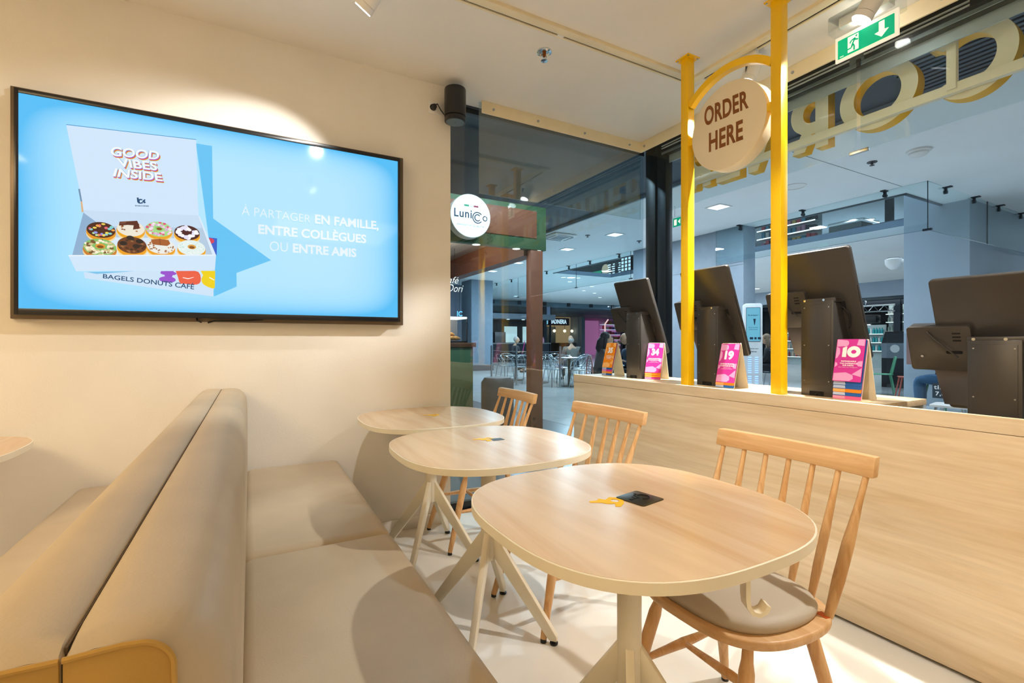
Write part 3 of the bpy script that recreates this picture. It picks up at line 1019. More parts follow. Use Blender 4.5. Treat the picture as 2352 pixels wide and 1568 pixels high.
def kiosk(label, y, z=0.9075, first=True):
    k = thing('order_kiosk', label, 'kiosk', (2.305, y, z), 0, 'self-order kiosks on the counter')
    # pedestal: upright back, sloping front
    prof = [(0, 0), (0.255, 0), (0.255, 0.03), (0.062, 0.44), (0, 0.44)]
    G().prism(prof, lambda u, v, d: (u, d, v), -0.072, 0.072).done('pedestal', M_KIOSK, k, bevel=0.003)
    pn = G().box(-0.0025, 0.0005, -0.061, 0.061, 0.055, 0.424).done('access_panel', M_KIOSK, k, bevel=0.001)
    for a in (-0.054, 0.054):
        for c in (0.07, 0.235, 0.41):
            G().cyl((-0.004, a, c), (-0.002, a, c), 0.0028, n=8).done('screw', M_STEEL, pn)
    o = G().prism(rrect(-0.032, 0.032, 0.002, 0.022, 0.004), lambda u, v, d: (d, u, v), -0.001, 0.001).done('cable_opening', M_HOLE, k, smooth=False)
    G().tube([(-0.002, 0.004, 0.004), (-0.003, 0.0, 0.012), (-0.002, -0.006, 0.015), (-0.002, -0.02, 0.008)], 0.002, 6).done('cable', M_BLK, o)
    # tilted touch screen
    th = math.atan2(0.195, 0.5)
    c = Vector((0.076, 0.017, 0.42))
    sc = part('display', None, k, c, (0, -th, 0))
    H, Wd = 0.268, 0.164
    body = G().prism(rrect(-Wd, Wd, -H, H, 0.014), lambda u, v, d: (d, u, v), -0.004, 0.022).done('display_back', M_KIOSK, sc, bevel=0.006, seg=3)
    G().prism(rrect(-Wd + 0.012, Wd - 0.012, -H + 0.012, H - 0.012, 0.004), lambda u, v, d: (d, u, v), 0.022, 0.0235).done('touch_screen', emit('kiosk_screen', '#8fb8d6', 0.8, gloss=True), sc)
    G().prism(rrect(-0.105, -0.055, -0.02, 0.02, 0.003), lambda u, v, d: (d, u, v), -0.0046, -0.003).done('port_recess', M_HOLE, sc, smooth=False)
    G().box(-0.016, -0.004, -0.074, -0.058, -0.008, 0.006).done('plug', M_BLK, sc, bevel=0.001)
    G().tube([(-0.011, -0.074, 0), (-0.014, -0.098, -0.006), (-0.016, -0.118, -0.04), (-0.012, -0.112, -0.085), (-0.006, -0.1, -0.11)], 0.0032, 8).done('cable', M_BLK, sc)
    G().box(-0.0055, -0.003, -0.012, 0.012, -0.04, -0.024).done('label_window', M_KIOSKL, sc, bevel=0.001)
    G().tube([(-0.008, -0.1, -0.13), (-0.013, -0.105, -0.16), (-0.012, -0.115, -0.2), (-0.006, -0.108, -0.225)], 0.0028, 6).done('cable', M_BLK, sc)
    G().box(-0.0046, -0.003, -0.168, -0.166, -0.09, 0.09).done('side_slot', M_HOLE, sc, smooth=False)
    # mounting bracket over the pedestal
    G().box(0.005, 0.10, -0.075, 0.075, 0.432, 0.452).done('mounting_bracket', M_KIOSK, k, bevel=0.002)
    g = G()
    for a in (-0.03, 0.055):
        g.cyl((0.0, a, 0.443), (0.006, a, 0.443), 0.0055, n=10)
    g.done('bracket_bolt', M_CHROME, k)
    # payment unit on the left
    sd = part('payment_unit', None, k, (0.055, 0.172, 0.408), (0, -th * 0.85, 0))
    G().prism(rrect(-0.1, 0.098, -0.09, 0.09, 0.012), lambda u, v, d: (d, u, v), -0.004, 0.05).done('payment_back', M_KIOSK, sd, bevel=0.003)
    G().prism(rrect(-0.07, -0.02, -0.02, -0.008, 0.005), lambda u, v, d: (d, u, v), -0.0047, -0.003).done('slot', M_HOLE, sd, smooth=False)
    g = G()
    for i in range(3):
        g.prism(rrect(-0.07, -0.045, 0.03 + 0.014 * i, 0.036 + 0.014 * i, 0.002), lambda u, v, d: (d, u, v), -0.0047, -0.003)
    g.done('vent', M_HOLE, sd, smooth=False)
    G().cyl((-0.009, 0.055, -0.03), (-0.003, 0.055, -0.03), 0.005, n=10).done('lock', M_CHROME, sd)
    G().tube([(-0.006, 0.03, 0.07), (-0.012, 0.01, 0.045), (-0.02, -0.06, -0.03)], 0.003, 7).done('cable', M_BLK, sd)
    # receipt printer below it
    prof = [(-0.045, -0.15), (0.09, -0.15), (0.105, 0.0), (-0.075, 0.0)]
    o = G().prism([(u, v) for u, v in prof], lambda u, v, d: (d, u, v), 0, 0.05).done('printer_body', M_KIOSKL, k, bevel=0.004)
    o.location = (0.10, 0.1, 0.325)
    o.rotation_euler = (0, -th * 0.85, 0)
    return k


k1 = kiosk('black order kiosk farthest along the counter, between tent cards 35 and 34', 2.487)


def dup_deep(root, loc, label):
    r = root.copy()
    COL.objects.link(r)
    r.location = loc
    r['label'] = label

    def rec(src, dst):
        for ch in src.children:
            c = ch.copy()
            COL.objects.link(c)
            c.parent = dst
            rec(ch, c)
    rec(root, r)
    return r


dup_deep(k1, (2.305, 1.884, 0.9075), 'black order kiosk half hidden by the farther yellow post')
dup_deep(k1, (2.305, 1.276, 0.9075), 'black order kiosk right of the nearer yellow post')
dup_deep(k1, (2.305, 0.672, 0.725), 'black order kiosk standing lower, cut by the right edge')


# ================================================================ flip-card easels
CP = {'P': ('#cf2f92', '#e79fcc'), 'O': ('#f28a00', '#f9b766'), 'B': ('#1c5aa8', '#b9c7e2'), 'R': ('#e85a90', '#f39ab8')}


def easel(label, num, lines, small, x, y, rot, hgt, order, front, wdt=0.112):
    e = thing('table_tent', label, 'card stand', (x, y, 0.9075), rot, 'numbered flip-card stands on the counter')
    dep = 0.062
    L = math.hypot(dep, hgt)
    ca = math.atan2(dep, hgt)
    # back legs of the A-frame
    for s in (1, -1):
        M = Matrix.Translation((0, 0, hgt)) @ Matrix.Rotation(s * ca, 4, 'X')
        G().prism(rrect(-wdt / 2, wdt / 2, -L, 0, 0.004), lambda u, v, d: M @ Vector((u, d, v)), -0.002, 0.002).done('board', M_PAPER, e)
    M = Matrix.Translation((0, -0.0025, hgt)) @ Matrix.Rotation(-ca, 4, 'X')
    n = len(order)
    seq = list(order) + [front]
    for i, c in enumerate(seq):
        d = -0.0012 - i * 0.0022
        ln = L * (0.985 - 0.055 * i) if i < n else L * (1 - 0.055 * n) - 0.004
        if num == '10' and i == n:
            d -= 0.008
        ma, mb = mat('card_' + c, CP[c][0], 0.35, var=0.01), mat('card_tint_' + c, CP[c][1], 0.35, var=0.01)
        g = G()
        g.prism(rrect(-wdt / 2, wdt / 2, -ln, -0.004, 0.004), lambda u, v, dd: M @ Vector((u, dd, v)), d - 0.0008, d + 0.0008)
        g.mi = 1
        y_ = d - 0.00095
        q = lambda pts: g.poly([M @ Vector((u * wdt, y_, v * ln)) for u, v in pts])
        if i < n:
            q([(-0.49, -0.99), (-0.05, -0.99), (-0.08, -0.93), (-0.2, -0.9), (-0.49, -0.9)])
        else:
            q([(-0.48, -0.03)] + [(-0.18 + 0.12 * math.cos(a), -0.12 + 0.075 * math.sin(a)) for a in [1.2 - 0.32 * j for j in range(11)]] + [(-0.48, -0.2)])
            q([(0.26, -0.03), (0.48, -0.03), (0.48, -0.18), (0.22, -0.16)])
            q([(-0.48, -0.2), (-0.36, -0.24), (-0.34, -0.36), (-0.42, -0.46), (-0.48, -0.48)])
            q([(0.48, -0.68), (0.16, -0.83), (0.48, -0.88)])
            q([(-0.48, -0.82), (-0.05, -0.79), (0.2, -0.85), (0.22, -0.93), (0.1, -0.985), (-0.48, -0.985)])
            q([(0.48, -0.52), (0.34, -0.53), (0.27, -0.58), (0.34, -0.64), (0.48, -0.65)])
            q([(-0.48, -0.56), (-0.4, -0.58), (-0.38, -0.63), (-0.48, -0.68)])
        cd_ = g.done('card', [ma, mb], e, smooth=False)
        if i == n:
            g = G()
            y_ = d - 0.00125
            T = lambda u, v: M @ Vector((u * wdt, y_, v * ln))

            def line(s, u0, u1, v0, v1, bold=0.03, sp=1.0):
                g.mesh(quad_map(text_mesh(s, bold, sp), [T(u0, v0), T(u1, v0), T(u1, v1), T(u0, v1)]))
            if num == '10':
                g.prism([(-0.25, -0.215), (-0.12, -0.19), (-0.12, -0.44), (-0.25, -0.44)], lambda u, v, dd: T(u, v), 0, 0) if False else g.poly([T(-0.26, -0.225), T(-0.11, -0.19), T(-0.11, -0.44), T(-0.26, -0.44)])
                o1, o2 = ell(0.14, -0.315, 0.235, 0.13, 32), ell(0.14, -0.315, 0.09, 0.045, 32)
                for j in range(32):
                    g.poly([T(*o1[j]), T(*o1[(j + 1) % 32]), T(*o2[(j + 1) % 32]), T(*o2[j])])
            else:
                line(num, -0.22, 0.26, -0.2, -0.43, 0.055)
            v = -0.52
            for s in lines:
                wd = min(0.38, 0.022 * len(s))
                line(s, -wd, wd, v, v - 0.033, 0.035)
                v -= 0.047
            v -= 0.005
            for s in small:
                wd = min(0.36, 0.0145 * len(s))
                line(s, -wd, wd, v, v - 0.02, 0.0)
                v -= 0.03
            g.done('print', mat('print_white', '#f6f1ea', 0.4, var=0.0), cd_, smooth=False, recalc=False)
    g = G()
    for k in range(3):
        g.tube([(wdt / 2 - 0.014 * k - 0.006 + 0.002 * math.cos(a), 0.006 * math.cos(a), hgt - 0.002 + 0.006 * math.sin(a)) for a in [2 * PI * j / 10 for j in range(10)]], 0.0009, 5, closed=True)
    g.done('binding_ring', M_BLK, e)
    return e


L10, S10 = ['PARTAGE-NOUS', 'TON EXPÉRIENCE', 'SUR INSTA'], ['Suis-nous sur Instagram']
L19, S19 = ['ENVIE DE PROFITER', "D'AVANTAGES EN PLUS ?"], ['Rejoins notre', 'programme de fidélité']
easel('orange tent card numbered 35 left of the farthest kiosk', '35', L10, S10, 2.385, 2.79, math.radians(-90), 0.243, 'BOPB', 'O')
easel('pink tent card numbered 34 right of the farthest kiosk', '34', L19, S19, 2.395, 2.36, math.radians(-72), 0.243, 'POO', 'P')
easel('pink tent card numbered 19 between the two yellow posts', '19', L19, S19, 2.305, 1.722, math.radians(-88), 0.243, 'BO', 'P')
easel('pink tent card numbered 10 right of the nearer yellow post', '10', L10, S10, 2.31, 1.12, math.radians(-90), 0.262, 'RBOBB', 'P')

# ================================================================ exit sign on the shop ceiling
M_EXG = emit('exit_green', '#069a72', 0.72)
M_EXW = emit('exit_white', '#f4ecdc', 0.85)


def runner(g, T):
    q = lambda pts: g.poly([T(u, v) for u, v in pts])
    q([(0.0, 0.0), (1.0, 0.0), (1.0, 1.0), (0.0, 1.0)])


ex = thing('exit_sign', 'green running-man exit sign hanging from the shop ceiling', 'sign', (2.655, 1.236, 2.59))
G().box(-0.006, 0.006, -0.138, 0.138, 0.0, 0.128).done('light_board', emit('exit_board', '#f3ead8', 0.55), ex, bevel=0.002)
g = G()
g.box(-0.009, -0.0062, -0.122, 0.124, 0.014, 0.108)
g.done('green_field', M_EXG, ex, smooth=False)
g = G()
U = lambda u, v: (-0.0096, 0.124 - u * 0.246, 0.014 + v * 0.094)
q = lambda pts: g.poly([U(u, v) for u, v in pts])
q([(0.19, 0.10), (0.39, 0.10), (0.39, 0.93), (0.19, 0.93)])
q([(0.67, 0.42), (0.745, 0.45), (0.745, 0.92), (0.84, 0.92), (0.84, 0.45), (0.915, 0.42), (0.79, 0.12)])
q([(0.04, 0.06), (0.11, 0.06), (0.11, 0.09), (0.04, 0.09)])
g.done('pictogram_white', M_EXW, ex, smooth=False)
g = G()
U = lambda u, v: (-0.0101, 0.124 - u * 0.246, 0.014 + v * 0.094)
g.poly([U(0.352 + 0.018 * math.cos(a), 0.83 + 0.055 * math.sin(a)) for a in [2 * PI * j / 12 for j in range(12)]])


def limb(a, b, w=0.016):
    A, B = Vector((a[0], a[1] * 0.38)), Vector((b[0], b[1] * 0.38))
    d = (B - A).normalized()
    nn = Vector((-d.y, d.x)) * w
    g.poly([U(p.x, p.y / 0.38) for p in (A + nn, B + nn, B - nn, A - nn)])


for a, b in (((0.33, 0.74), (0.275, 0.46)), ((0.33, 0.74), (0.26, 0.68)), ((0.26, 0.68), (0.23, 0.56)), ((0.325, 0.66), (0.385, 0.60)), ((0.28, 0.48), (0.31, 0.36)), ((0.31, 0.36), (0.31, 0.12)), ((0.275, 0.46), (0.26, 0.30)), ((0.26, 0.30), (0.18, 0.28))):
    limb(a, b)
g.done('pictogram_green', M_EXG, ex, smooth=False)
G().prism(rrect(-0.075, 0.075, -0.145, 0.145, 0.02), XY, 0.135, 0.21).done('acrylic_housing', G_CLEAR, ex)
G().box(-0.03, 0.03, -0.11, 0.11, 0.16, 0.2099).done('driver_box', M_WHITE, ex, bevel=0.004)
l = bpy.data.lights.new('exit_lamp', 'POINT')
l.energy = 1.3
l.color = (1.0, 0.95, 0.88)
l.shadow_soft_size = 0.03
o = bpy.data.objects.new('exit_lamp', l)
o.location = (2.655, 1.236, 2.735)
COL.objects.link(o)

# ================================================================ glazing and smoke curtains of the shop front
struct(G().box(1.14, 2.98, 3.095, 3.105, 0.05, 2.8).done('window_1', G_SIDE, smooth=False))
struct(G().box(1.14, 2.98, 3.08, 3.12, 0.0, 0.05).done('trim_2', M_BLK, bevel=0.002))
struct(G().box(1.14, 2.98, 3.085, 3.115, 2.755, 2.8).done('trim_3', M_BLK))

sc1 = thing('smoke_curtain', 'hanging glass smoke curtain under the cream rail by the side window', 'glass panel', (2.1, 2.975, 2.8), 0, 'glass smoke curtains of the shop')
G().box(-0.735, 0.735, -0.004, 0.004, -0.632, -0.01).done('glass_pane', G_SMOKEL, sc1, smooth=False)
fp = G().prism(rrect(-0.718, 0.738, -0.083, -0.0005, 0.006), lambda u, v, d: (u, d, v), -0.014, -0.005).done('cream_rail', M_TRIM, sc1, bevel=0.001)
for x in (-0.63, -0.27, 0.15, 0.60):
    G().cyl((x, -0.02, -0.045), (x, -0.014, -0.045), 0.009, n=12).cyl((x, -0.03, -0.047), (x, -0.02, -0.045), 0.0035, n=8).done('bolt', M_STEEL, fp)
sc2 = thing('smoke_curtain', 'long hanging glass smoke curtain along the open shop front', 'glass panel', (2.84, 1.2, 2.8), 0, 'glass smoke curtains of the shop')
for y0, y1 in ((0.168, 1.755), (-1.45, 0.146)):
    G().box(-0.004, 0.004, y0, y1, -0.632, -0.01).done('glass_pane', G_SMOKE, sc2, smooth=False)
fp = G().box(-0.016, -0.005, -3.6, 1.766, -0.085, -0.0005).done('cream_rail', M_TRIM, sc2, bevel=0.001)
for y in (1.72, 1.1, 0.5, -0.2, -0.9):
    G().cyl((-0.022, y, -0.045), (-0.016, y, -0.045), 0.009, n=12).done('bolt', M_STEEL, fp)
G().box(-0.008, 0.008, 0.11, 0.2, -0.64, -0.622).done('edge_clip', M_STEEL, sc2, bevel=0.002)
g = G()
for z in (-0.07, -0.14):
    g.box(-0.006, 0.006, 0.148, 0.166, z - 0.04, z)
g.done('joint_gasket', M_HOLE, sc2, smooth=False)

# corner post of the shop front with its sliding-glass edge
cp = thing('corner_post', 'dark steel corner post of the shop front behind the farthest kiosk', 'post', (3.0, 2.94, 0))
G().box(-0.03, 0.04, 0.005, 0.115, 0, 2.79).done('black_profile', M_BLK, cp, bevel=0.002)
G().box(-0.035, 0.04, -0.115, -0.025, 0, 2.79).done('navy_profile', M_NAVY, cp, bevel=0.002)
G().box(-0.04, -0.005, -0.02, 0.0, 0, 2.79).done('glass_edge', G_CLEAR, cp)
G().box(-0.012, -0.004, -0.024, -0.0205, 0, 2.79).done('seal_strip', M_STEEL, cp)

# sliding-door track above the front
dt = thing('door_track', 'black sliding-door track with bright runners behind the smoke curtain', 'track', (2.95, 0.5, 2.65))
G().box(0.0, 0.05, -3.2, 2.35, 0.03, 0.145).done('track_housing', M_BLK, dt, bevel=0.002)
G().box(-0.008, 0.0, -3.2, 2.35, 0.03, 0.048).done('steel_skirt', M_STEEL, dt)
for z in (0.076, 0.096):
    G().box(-0.010, 0.0, -3.2, 2.35, z, z + 0.0055).done('runner', M_WHITE, dt)
G().box(-0.014, 0.0, 0.88, 0.95, 0.05, 0.115).done('carriage', mat('grey_plastic', '#6e7378', 0.4), dt, bevel=0.002)
cr_ = part('trolley', None, dt, (-0.004, 0.27, 0.10))
G().box(-0.008, 0.0, -0.17, 0.17, -0.035, 0.035).done('trolley_plate', mat('gunmetal', '#3d3f3c', 0.3, 0.8), cr_, bevel=0.002)
for y in (-0.1, 0.0, 0.1):
    G().lathe([(0.02, 0), (0.026, 0.004), (0.014, 0.006), (0.01, 0.012)], (-0.008, y, 0), 18, Matrix.Rotation(-PI / 2, 4, 'Y')).done('roller', M_STEEL, cr_)
G().box(0.052, 0.06, -3.2, 2.35, -0.03, 0.06).done('steel_band', mat('band_steel', '#c2ccd3', 0.45, 0.5), dt)

# ================================================================ the big letters over the front, read from outside
sg = thing('shop_sign', 'row of large cream and yellow letters hung above the shop front, seen from behind', 'sign', (3.1, 1.7, 2.36))
M_LET = mat('letter_cream', '#fff9e6', 0.5, var=0.02)
M_LETY = mat('letter_yellow', '#ffc600', 0.45, var=0.03)


def letter(loops):
    me = shape_mesh([[(u - 1.7, v - 2.36) for u, v in lp] for lp in loops], 0.075)
    M = Matrix(((0, 0, 1, 0.0375), (1, 0, 0, 0), (0, 1, 0, 0), (0, 0, 0, 1)))
    g = G().mesh(me, M)
    return g.done('letter', [M_LET, M_LETY], sg, smooth=False)


letter([ell(1.39, 2.549, 0.192, 0.186, 56), ell(1.39, 2.552, 0.117, 0.117, 48)])
# C: thick ring, open towards larger Y
A0 = math.radians(38)
out = [(0.99 + 0.172 * math.cos(a), 2.549 + 0.188 * math.sin(a)) for a in [A0 + (2 * PI - 2 * A0) * k / 44 for k in range(45)]]
inn = [(1.005 + 0.112 * math.cos(a), 2.552 + 0.116 * math.sin(a)) for a in [A0 * 1.25 + (2 * PI - 2.5 * A0) * k / 36 for k in range(37)]]
letter([out + [(1.152, 2.44), (1.118, 2.441), (1.09, 2.465)] + inn[::-1] + [(1.092, 2.632), (1.12, 2.655), (1.15, 2.66)]])


def R_(y):
    o = [(y, 2.365), (y + 0.076, 2.365), (y + 0.076, 2.463), (y + 0.098, 2.463), (y + 0.14, 2.365), (y + 0.222, 2.365), (y + 0.163, 2.482)]
    o += [(y + 0.13 + 0.1 * math.cos(a), 2.603 + 0.122 * math.sin(a)) for a in [math.radians(-62 + 152 * k / 16) for k in range(17)]]
    o += [(y, 2.725)]
    hl = [(y + 0.076, 2.536)] + [(y + 0.102 + 0.05 * math.cos(a), 2.598 + 0.061 * math.sin(a)) for a in [math.radians(-90 + 180 * k / 14) for k in range(15)]] + [(y + 0.076, 2.659)]
    letter([o, hl])


R_(1.648)
letter([[(1.945, 2.365), (2.015, 2.365), (2.015, 2.58), (2.112, 2.35), (2.185, 2.35), (2.185, 2.725), (2.115, 2.725), (2.115, 2.53), (2.03, 2.725), (1.945, 2.725)]])
letter([[(2.25, 2.357), (2.45, 2.357), (2.45, 2.42), (2.325, 2.42), (2.325, 2.515), (2.43, 2.515), (2.43, 2.572), (2.325, 2.572), (2.325, 2.662), (2.45, 2.662), (2.45, 2.725), (2.25, 2.725)]])
R_(2.5)
G().box(-0.04, -0.006, -2.2, 1.02, 0.034, 0.082).done('lower_rail', M_LET, sg, bevel=0.001)
G().box(-0.04, -0.006, -2.2, 1.02, 0.318, 0.352).done('upper_rail', M_LET, sg, bevel=0.001)
for y in (-0.655, 0.42):
    G().box(-0.052, -0.02, y - 0.019, y + 0.019, 0.05, 0.43).done('upright', M_LET, sg, bevel=0.001)

# ================================================================ the mall outside
ZC = 3.6
fl = struct(G().box(-2, 36, -8, 36, -0.12, -0.012).done('floor', mat('joint_grout', '#5c6266', 0.7)))
G().box(2.9, 3.84, -8, 36, -0.012, -0.001).box(-2, 2.9, 3.12, 36, -0.012, -0.001).done('dark_border', M_MDARK, fl)
G().box(11.05, 36, -8, 36, -0.012, 0.0).box(3.845, 11.05, 15.65, 36, -0.012, 0).box(3.845, 11.05, -8, -0.001, -0.012, 0).done('paving', M_MFLOOR, fl, smooth=False)
proto = None
for i in range(6):
    for j in range(13):
        if proto is None:
            proto = G().box(0.003, 1.197, 0.003, 1.197, -0.012, 0.0).done('tile', M_MFLOOR, fl, smooth=False)
            o = proto
        else:
            o = proto.copy()
            COL.objects.link(o)
        o.location = (3.845 + 1.2 * i, 1.2 * j, 0)
# ceilings: pale soffit around a rectangular void, dark slatted strip before the shop
for bx in ((5.85, 9.5, -8, 36), (9.5, 12.1, -8, 3.85), (9.5, 12.1, 14.3, 36), (12.1, 36, -8, 36)):
    struct(G().box(bx[0], bx[1], bx[2], bx[3], ZC, 3.73).done('ceiling', M_MCEIL, smooth=False))
dcl = struct(G().box(-2, 5.85, -8, 36, 3.64, 3.74).done('ceiling', M_SLATE, smooth=False))
g = G()
for k in range(34):
    x = 3.08 + 0.081 * k
    g.box(x, x + 0.045, -4, 2.2, 3.60, 3.64)
tag(g.done('ceiling_slats', mat('slat_blue', '#4d5866', 0.4, 0.3), dcl, smooth=False), kind='stuff')
struct(G().box(5.83, 5.87, -8, 36, 3.58, 3.66).done('trim_4', M_MWALL))
# edge of the upper storey
struct(G().box(12.1, 30, -8, 36, 3.73, 3.74).done('floor', M_MDARK))
struct(G().box(12.06, 12.1, 3.85, 14.3, 3.6, 3.735).box(9.5, 12.1, 14.26, 14.3, 3.6, 3.735).done('trim_5', mat('slab_fascia', '#6d7f90', 0.5)))
struct(G().box(9.4, 34, -8, 36, 6.2, 6.4).done('ceiling', M_MCEIL) if False else G().box(12.1, 34, -8, 36, 5.6, 5.7).done('ceiling', M_MCEIL))
struct(G().box(5.85, 9.3, -8, 36, 6.1, 6.2).done('ceiling', M_MCEIL))
struct(G().box(9.46, 9.5, 3.82, 14.3, 3.575, 3.6).box(9.46, 14.0, 3.82, 3.86, 3.575, 3.6).done('trim_8', mat('void_edge', '#3f4a54', 0.5)))
tag(G().box(13.5, 13.6, 4.45, 6.65, 3.74, 4.06).done('parapet', mat('mauve_panel', '#8d8f9c', 0.5)), 'low grey parapet of the upper shop beside the right pillar', 'parapet')
# closing walls far away
struct(G().box(33.5, 33.7, -8, 36, 0, 6.2).done('wall_east', M_MWALL))
struct(G().box(-2, 36, 35, 35.2, 0, 6.2).done('wall_north', M_MWALL))
struct(G().box(3, 36, -8.2, -8, 0, 6.2).done('wall_south', M_MWALL))
struct(G().box(-2.2, -2, 3.3, 35, 0, 3.7).done('wall_west', M_MWALL))


def pillar(label, x0, x1, y0, y1, z1, m=M_MWALL):
    p = G().box(x0, x1, y0, y1, 0, z1).done('pillar', m, bevel=0.01)
    tag(p, label, 'pillar')
    return p


p = pillar('broad white mall pillar behind the yellow posts', 9.07, 9.46, 6.5, 9.8, 3.6, mat('pillar_pale', '#98a6b3', 0.7))
G().box(9.066, 9.07, 7.16, 7.175, 0, 3.6).done('panel_joint', mat('joint_grey', '#8b959c', 0.6), p)
G().box(9.062, 9.07, 6.5, 9.8, 2.78, 2.785).done('panel_joint', MATS['joint_grey'], p)
G().box(9.05, 9.075, 6.82, 6.93, 1.4, 2.6).done('light_strip', mat('mirror_strip', '#9fb6c6', 0.1, 0.8), p)
pillar('large white mall pillar at the right, rising through the void', 10.8, 14.0, 3.45, 4.40, 7.0)
pillar('white mall pillar far left beyond the food kiosk', 7.62, 8.56, 17.3, 18.3, 3.6, mat('pillar_grey', '#8a9bab', 0.7))
p = pillar('grey wall pier at the far left of the mall', 5.0, 8.25, 19.3, 20.3, 3.6, mat('grey_pier', '#8d93a5', 0.6))
M_BASE = mat('stone_base', '#4f5358', 0.4)
for (x0, x1, y0, y1) in ((7.6, 8.58, 17.28, 18.32),):
    tag(G().box(x0, x1, y0, y1, 0, 0.22).done('pillar_base', M_BASE), 'grey stone base around the far left white pillar', 'base')


# glass smoke curtains around the void
def clip(parent, x, y, rot):
    c = part('clip', None, parent, (x, y, 0), (0, 0, rot))
    return c


cm = None


def curtain(label, panes, clips, along):
    t = thing('void_curtain', label, 'glass panel', (9.03, 3.375, ZC), 0, 'glass smoke curtains around the mall void')
    for a, b in panes:
        if along == 'y':
            G().box(-0.006, 0.006, a - 3.375, b - 3.375, -0.74, 0).done('glass_pane', G_MALL, t, smooth=False)
            G().box(-0.006, 0.006, a - 3.375 - 0.008, a - 3.375, -0.74, 0).done('pane_edge', M_NAVY, t)
            G().box(-0.02, 0.02, a - 3.43, a - 3.32, -0.755, -0.725).done('pane_shoe', M_NAVY, t)
            G().box(-0.003, 0.003, a - 3.375, b - 3.375, -0.746, -0.74).done('lower_edge', mat('glass_rim', '#5d7480', 0.3), t)
        else:
            G().box(a - 9.03, b - 9.03, -0.006, 0.006, -0.74, 0).done('glass_pane', G_MALL, t, smooth=False)
            G().box(b - 9.04, b - 9.03, -0.008, 0.008, -0.74, 0).done('pane_edge', M_NAVY, t)
            G().box(a - 9.03, b - 9.03, -0.003, 0.003, -0.746, -0.74).done('lower_edge', mat('glass_rim', '#5d7480', 0.3), t)
    for c in clips:
        g = G()
        if along == 'y':
            o = (0, c - 3.375)
            g.box(o[0] - 0.08, o[0] + 0.03, o[1] - 0.035, o[1] + 0.035, -0.016, 0)
            g.box(o[0] - 0.018, o[0] + 0.018, o[1] - 0.018, o[1] + 0.018, -0.075, -0.014)
            g.cyl((o[0] - 0.022, o[1], -0.08), (o[0] + 0.022, o[1], -0.08), 0.03, n=12)
        else:
            o = (c - 9.03, 0)
            g.box(o[0] - 0.035, o[0] + 0.035, -0.08, 0.03, -0.016, 0)
            g.box(o[0] - 0.018, o[0] + 0.018, -0.018, 0.018, -0.075, -0.014)
            g.cyl((o[0], -0.022, -0.08), (o[0], 0.022, -0.08), 0.03, n=12)
        g.done('clip', mat('clip_dark', '#34383d', 0.4, 0.5), t)
    return t


curtain('glass smoke curtain in the mall along the void behind the right kiosks', [(3.375, 7.15)], [3.93, 5.243, 6.545], 'y')
curtain('glass smoke curtain in the mall along the void seen through the side window', [(9.85, 12.33), (12.33, 16.07), (16.07, 20.0)], [10.31, 11.62, 12.72, 14.04, 15.3, 16.6, 17.9], 'y')
curtain('glass smoke curtain in the mall turning the corner at the right edge', [(9.03, 11.29), (11.29, 14.0)], [9.65, 10.73, 11.79, 12.86], 'x')

# ---------------------------------------------------------------- mall ceiling fittings


def ceiling_light(label, x, y, s=0.27, power=55, z=ZC, rd=False):
    t = thing('ceiling_light', label, 'ceiling light', (x, y, z), 0, 'recessed lights in the mall ceiling')
    if rd:
        G().lathe([(s, 0.0), (s, -0.012), (s * 0.8, -0.014), (s * 0.8, 0.0)], n=20).done('rim', M_WHITE, t)
        G().lathe([(s * 0.79, -0.004), (s * 0.79, -0.010)], n=20).done('diffuser', emit('mall_lamp', '#eef8ff', 3.0), t)
    else:
        g = G()
        h = s / 2
        for a in ((-h - 0.03, h + 0.03, -h - 0.03, -h), (-h - 0.03, h + 0.03, h, h + 0.03), (-h - 0.03, -h, -h, h), (h, h + 0.03, -h, h)):
            g.box(*a, -0.012, 0.0)
        g.done('rim', M_WHITE, t)
        G().box(-h, h, -h, h, -0.006, -0.001).done('diffuser', emit('mall_lamp', '#eef8ff', 3.0), t)
    if power:
        o = area('mall_lamp', (x, y, z - 0.02), s * 0.9, power, MALLC)
    return t


for (x, y, lab) in ((7.45, 5.84, 'square ceiling light of the mall right of the nearer dark post'), (7.30, 8.48, 'square mall ceiling light nearest to the corner post, seen through the side window'), (7.35, 10.43, 'second square mall ceiling light from the corner post'), (7.28, 12.95, 'third square mall ceiling light from the corner post'), (7.37, 14.9, 'farthest square mall ceiling light, near the brown header')):
    ceiling_light(lab, x, y, power=78)
ceiling_light('square mall ceiling light outside the frame at the right', 7.4, 1.0, power=78)
for (x, y) in ((11.0, 14.9), (11.4, 16.0), (13.24, 16.9), (14.0, 18.5), (14.3, 16.0), (15.2, 19.2), (17.0, 21.0), (10.4, 15.0)):
    ceiling_light('small round light in the blue ceiling beyond the void', x, y, 0.12, 70, rd=True)['group'] = 'small round lights beyond the void'
t = thing('smoke_detector', 'white smoke detector on the mall ceiling at the right', 'detector', (7.49, 2.889, ZC), 0)
G().lathe([(0.13, 0), (0.13, -0.02), (0.10, -0.03), (0.10, -0.05), (0.075, -0.07), (0.03, -0.075)], n=24).done('detector_body', M_WHITE, t)
for (x, y, lab) in ((7.42, 3.38, 'sprinkler on the mall ceiling below the white detector'), (6.80, 8.84, 'sprinkler on the mall ceiling seen through the side window, left one'), (8.28, 8.74, 'sprinkler on the mall ceiling seen through the side window, right one')):
    t = thing('mall_sprinkler', lab, 'sprinkler', (x, y, ZC))
    G().lathe([(0.06, 0), (0.06, -0.01), (0.015, -0.014), (0.012, -0.04), (0.03, -0.045), (0.03, -0.05), (0.004, -0.052)], n=14).done('sprinkler_head', M_KIOSKL, t)
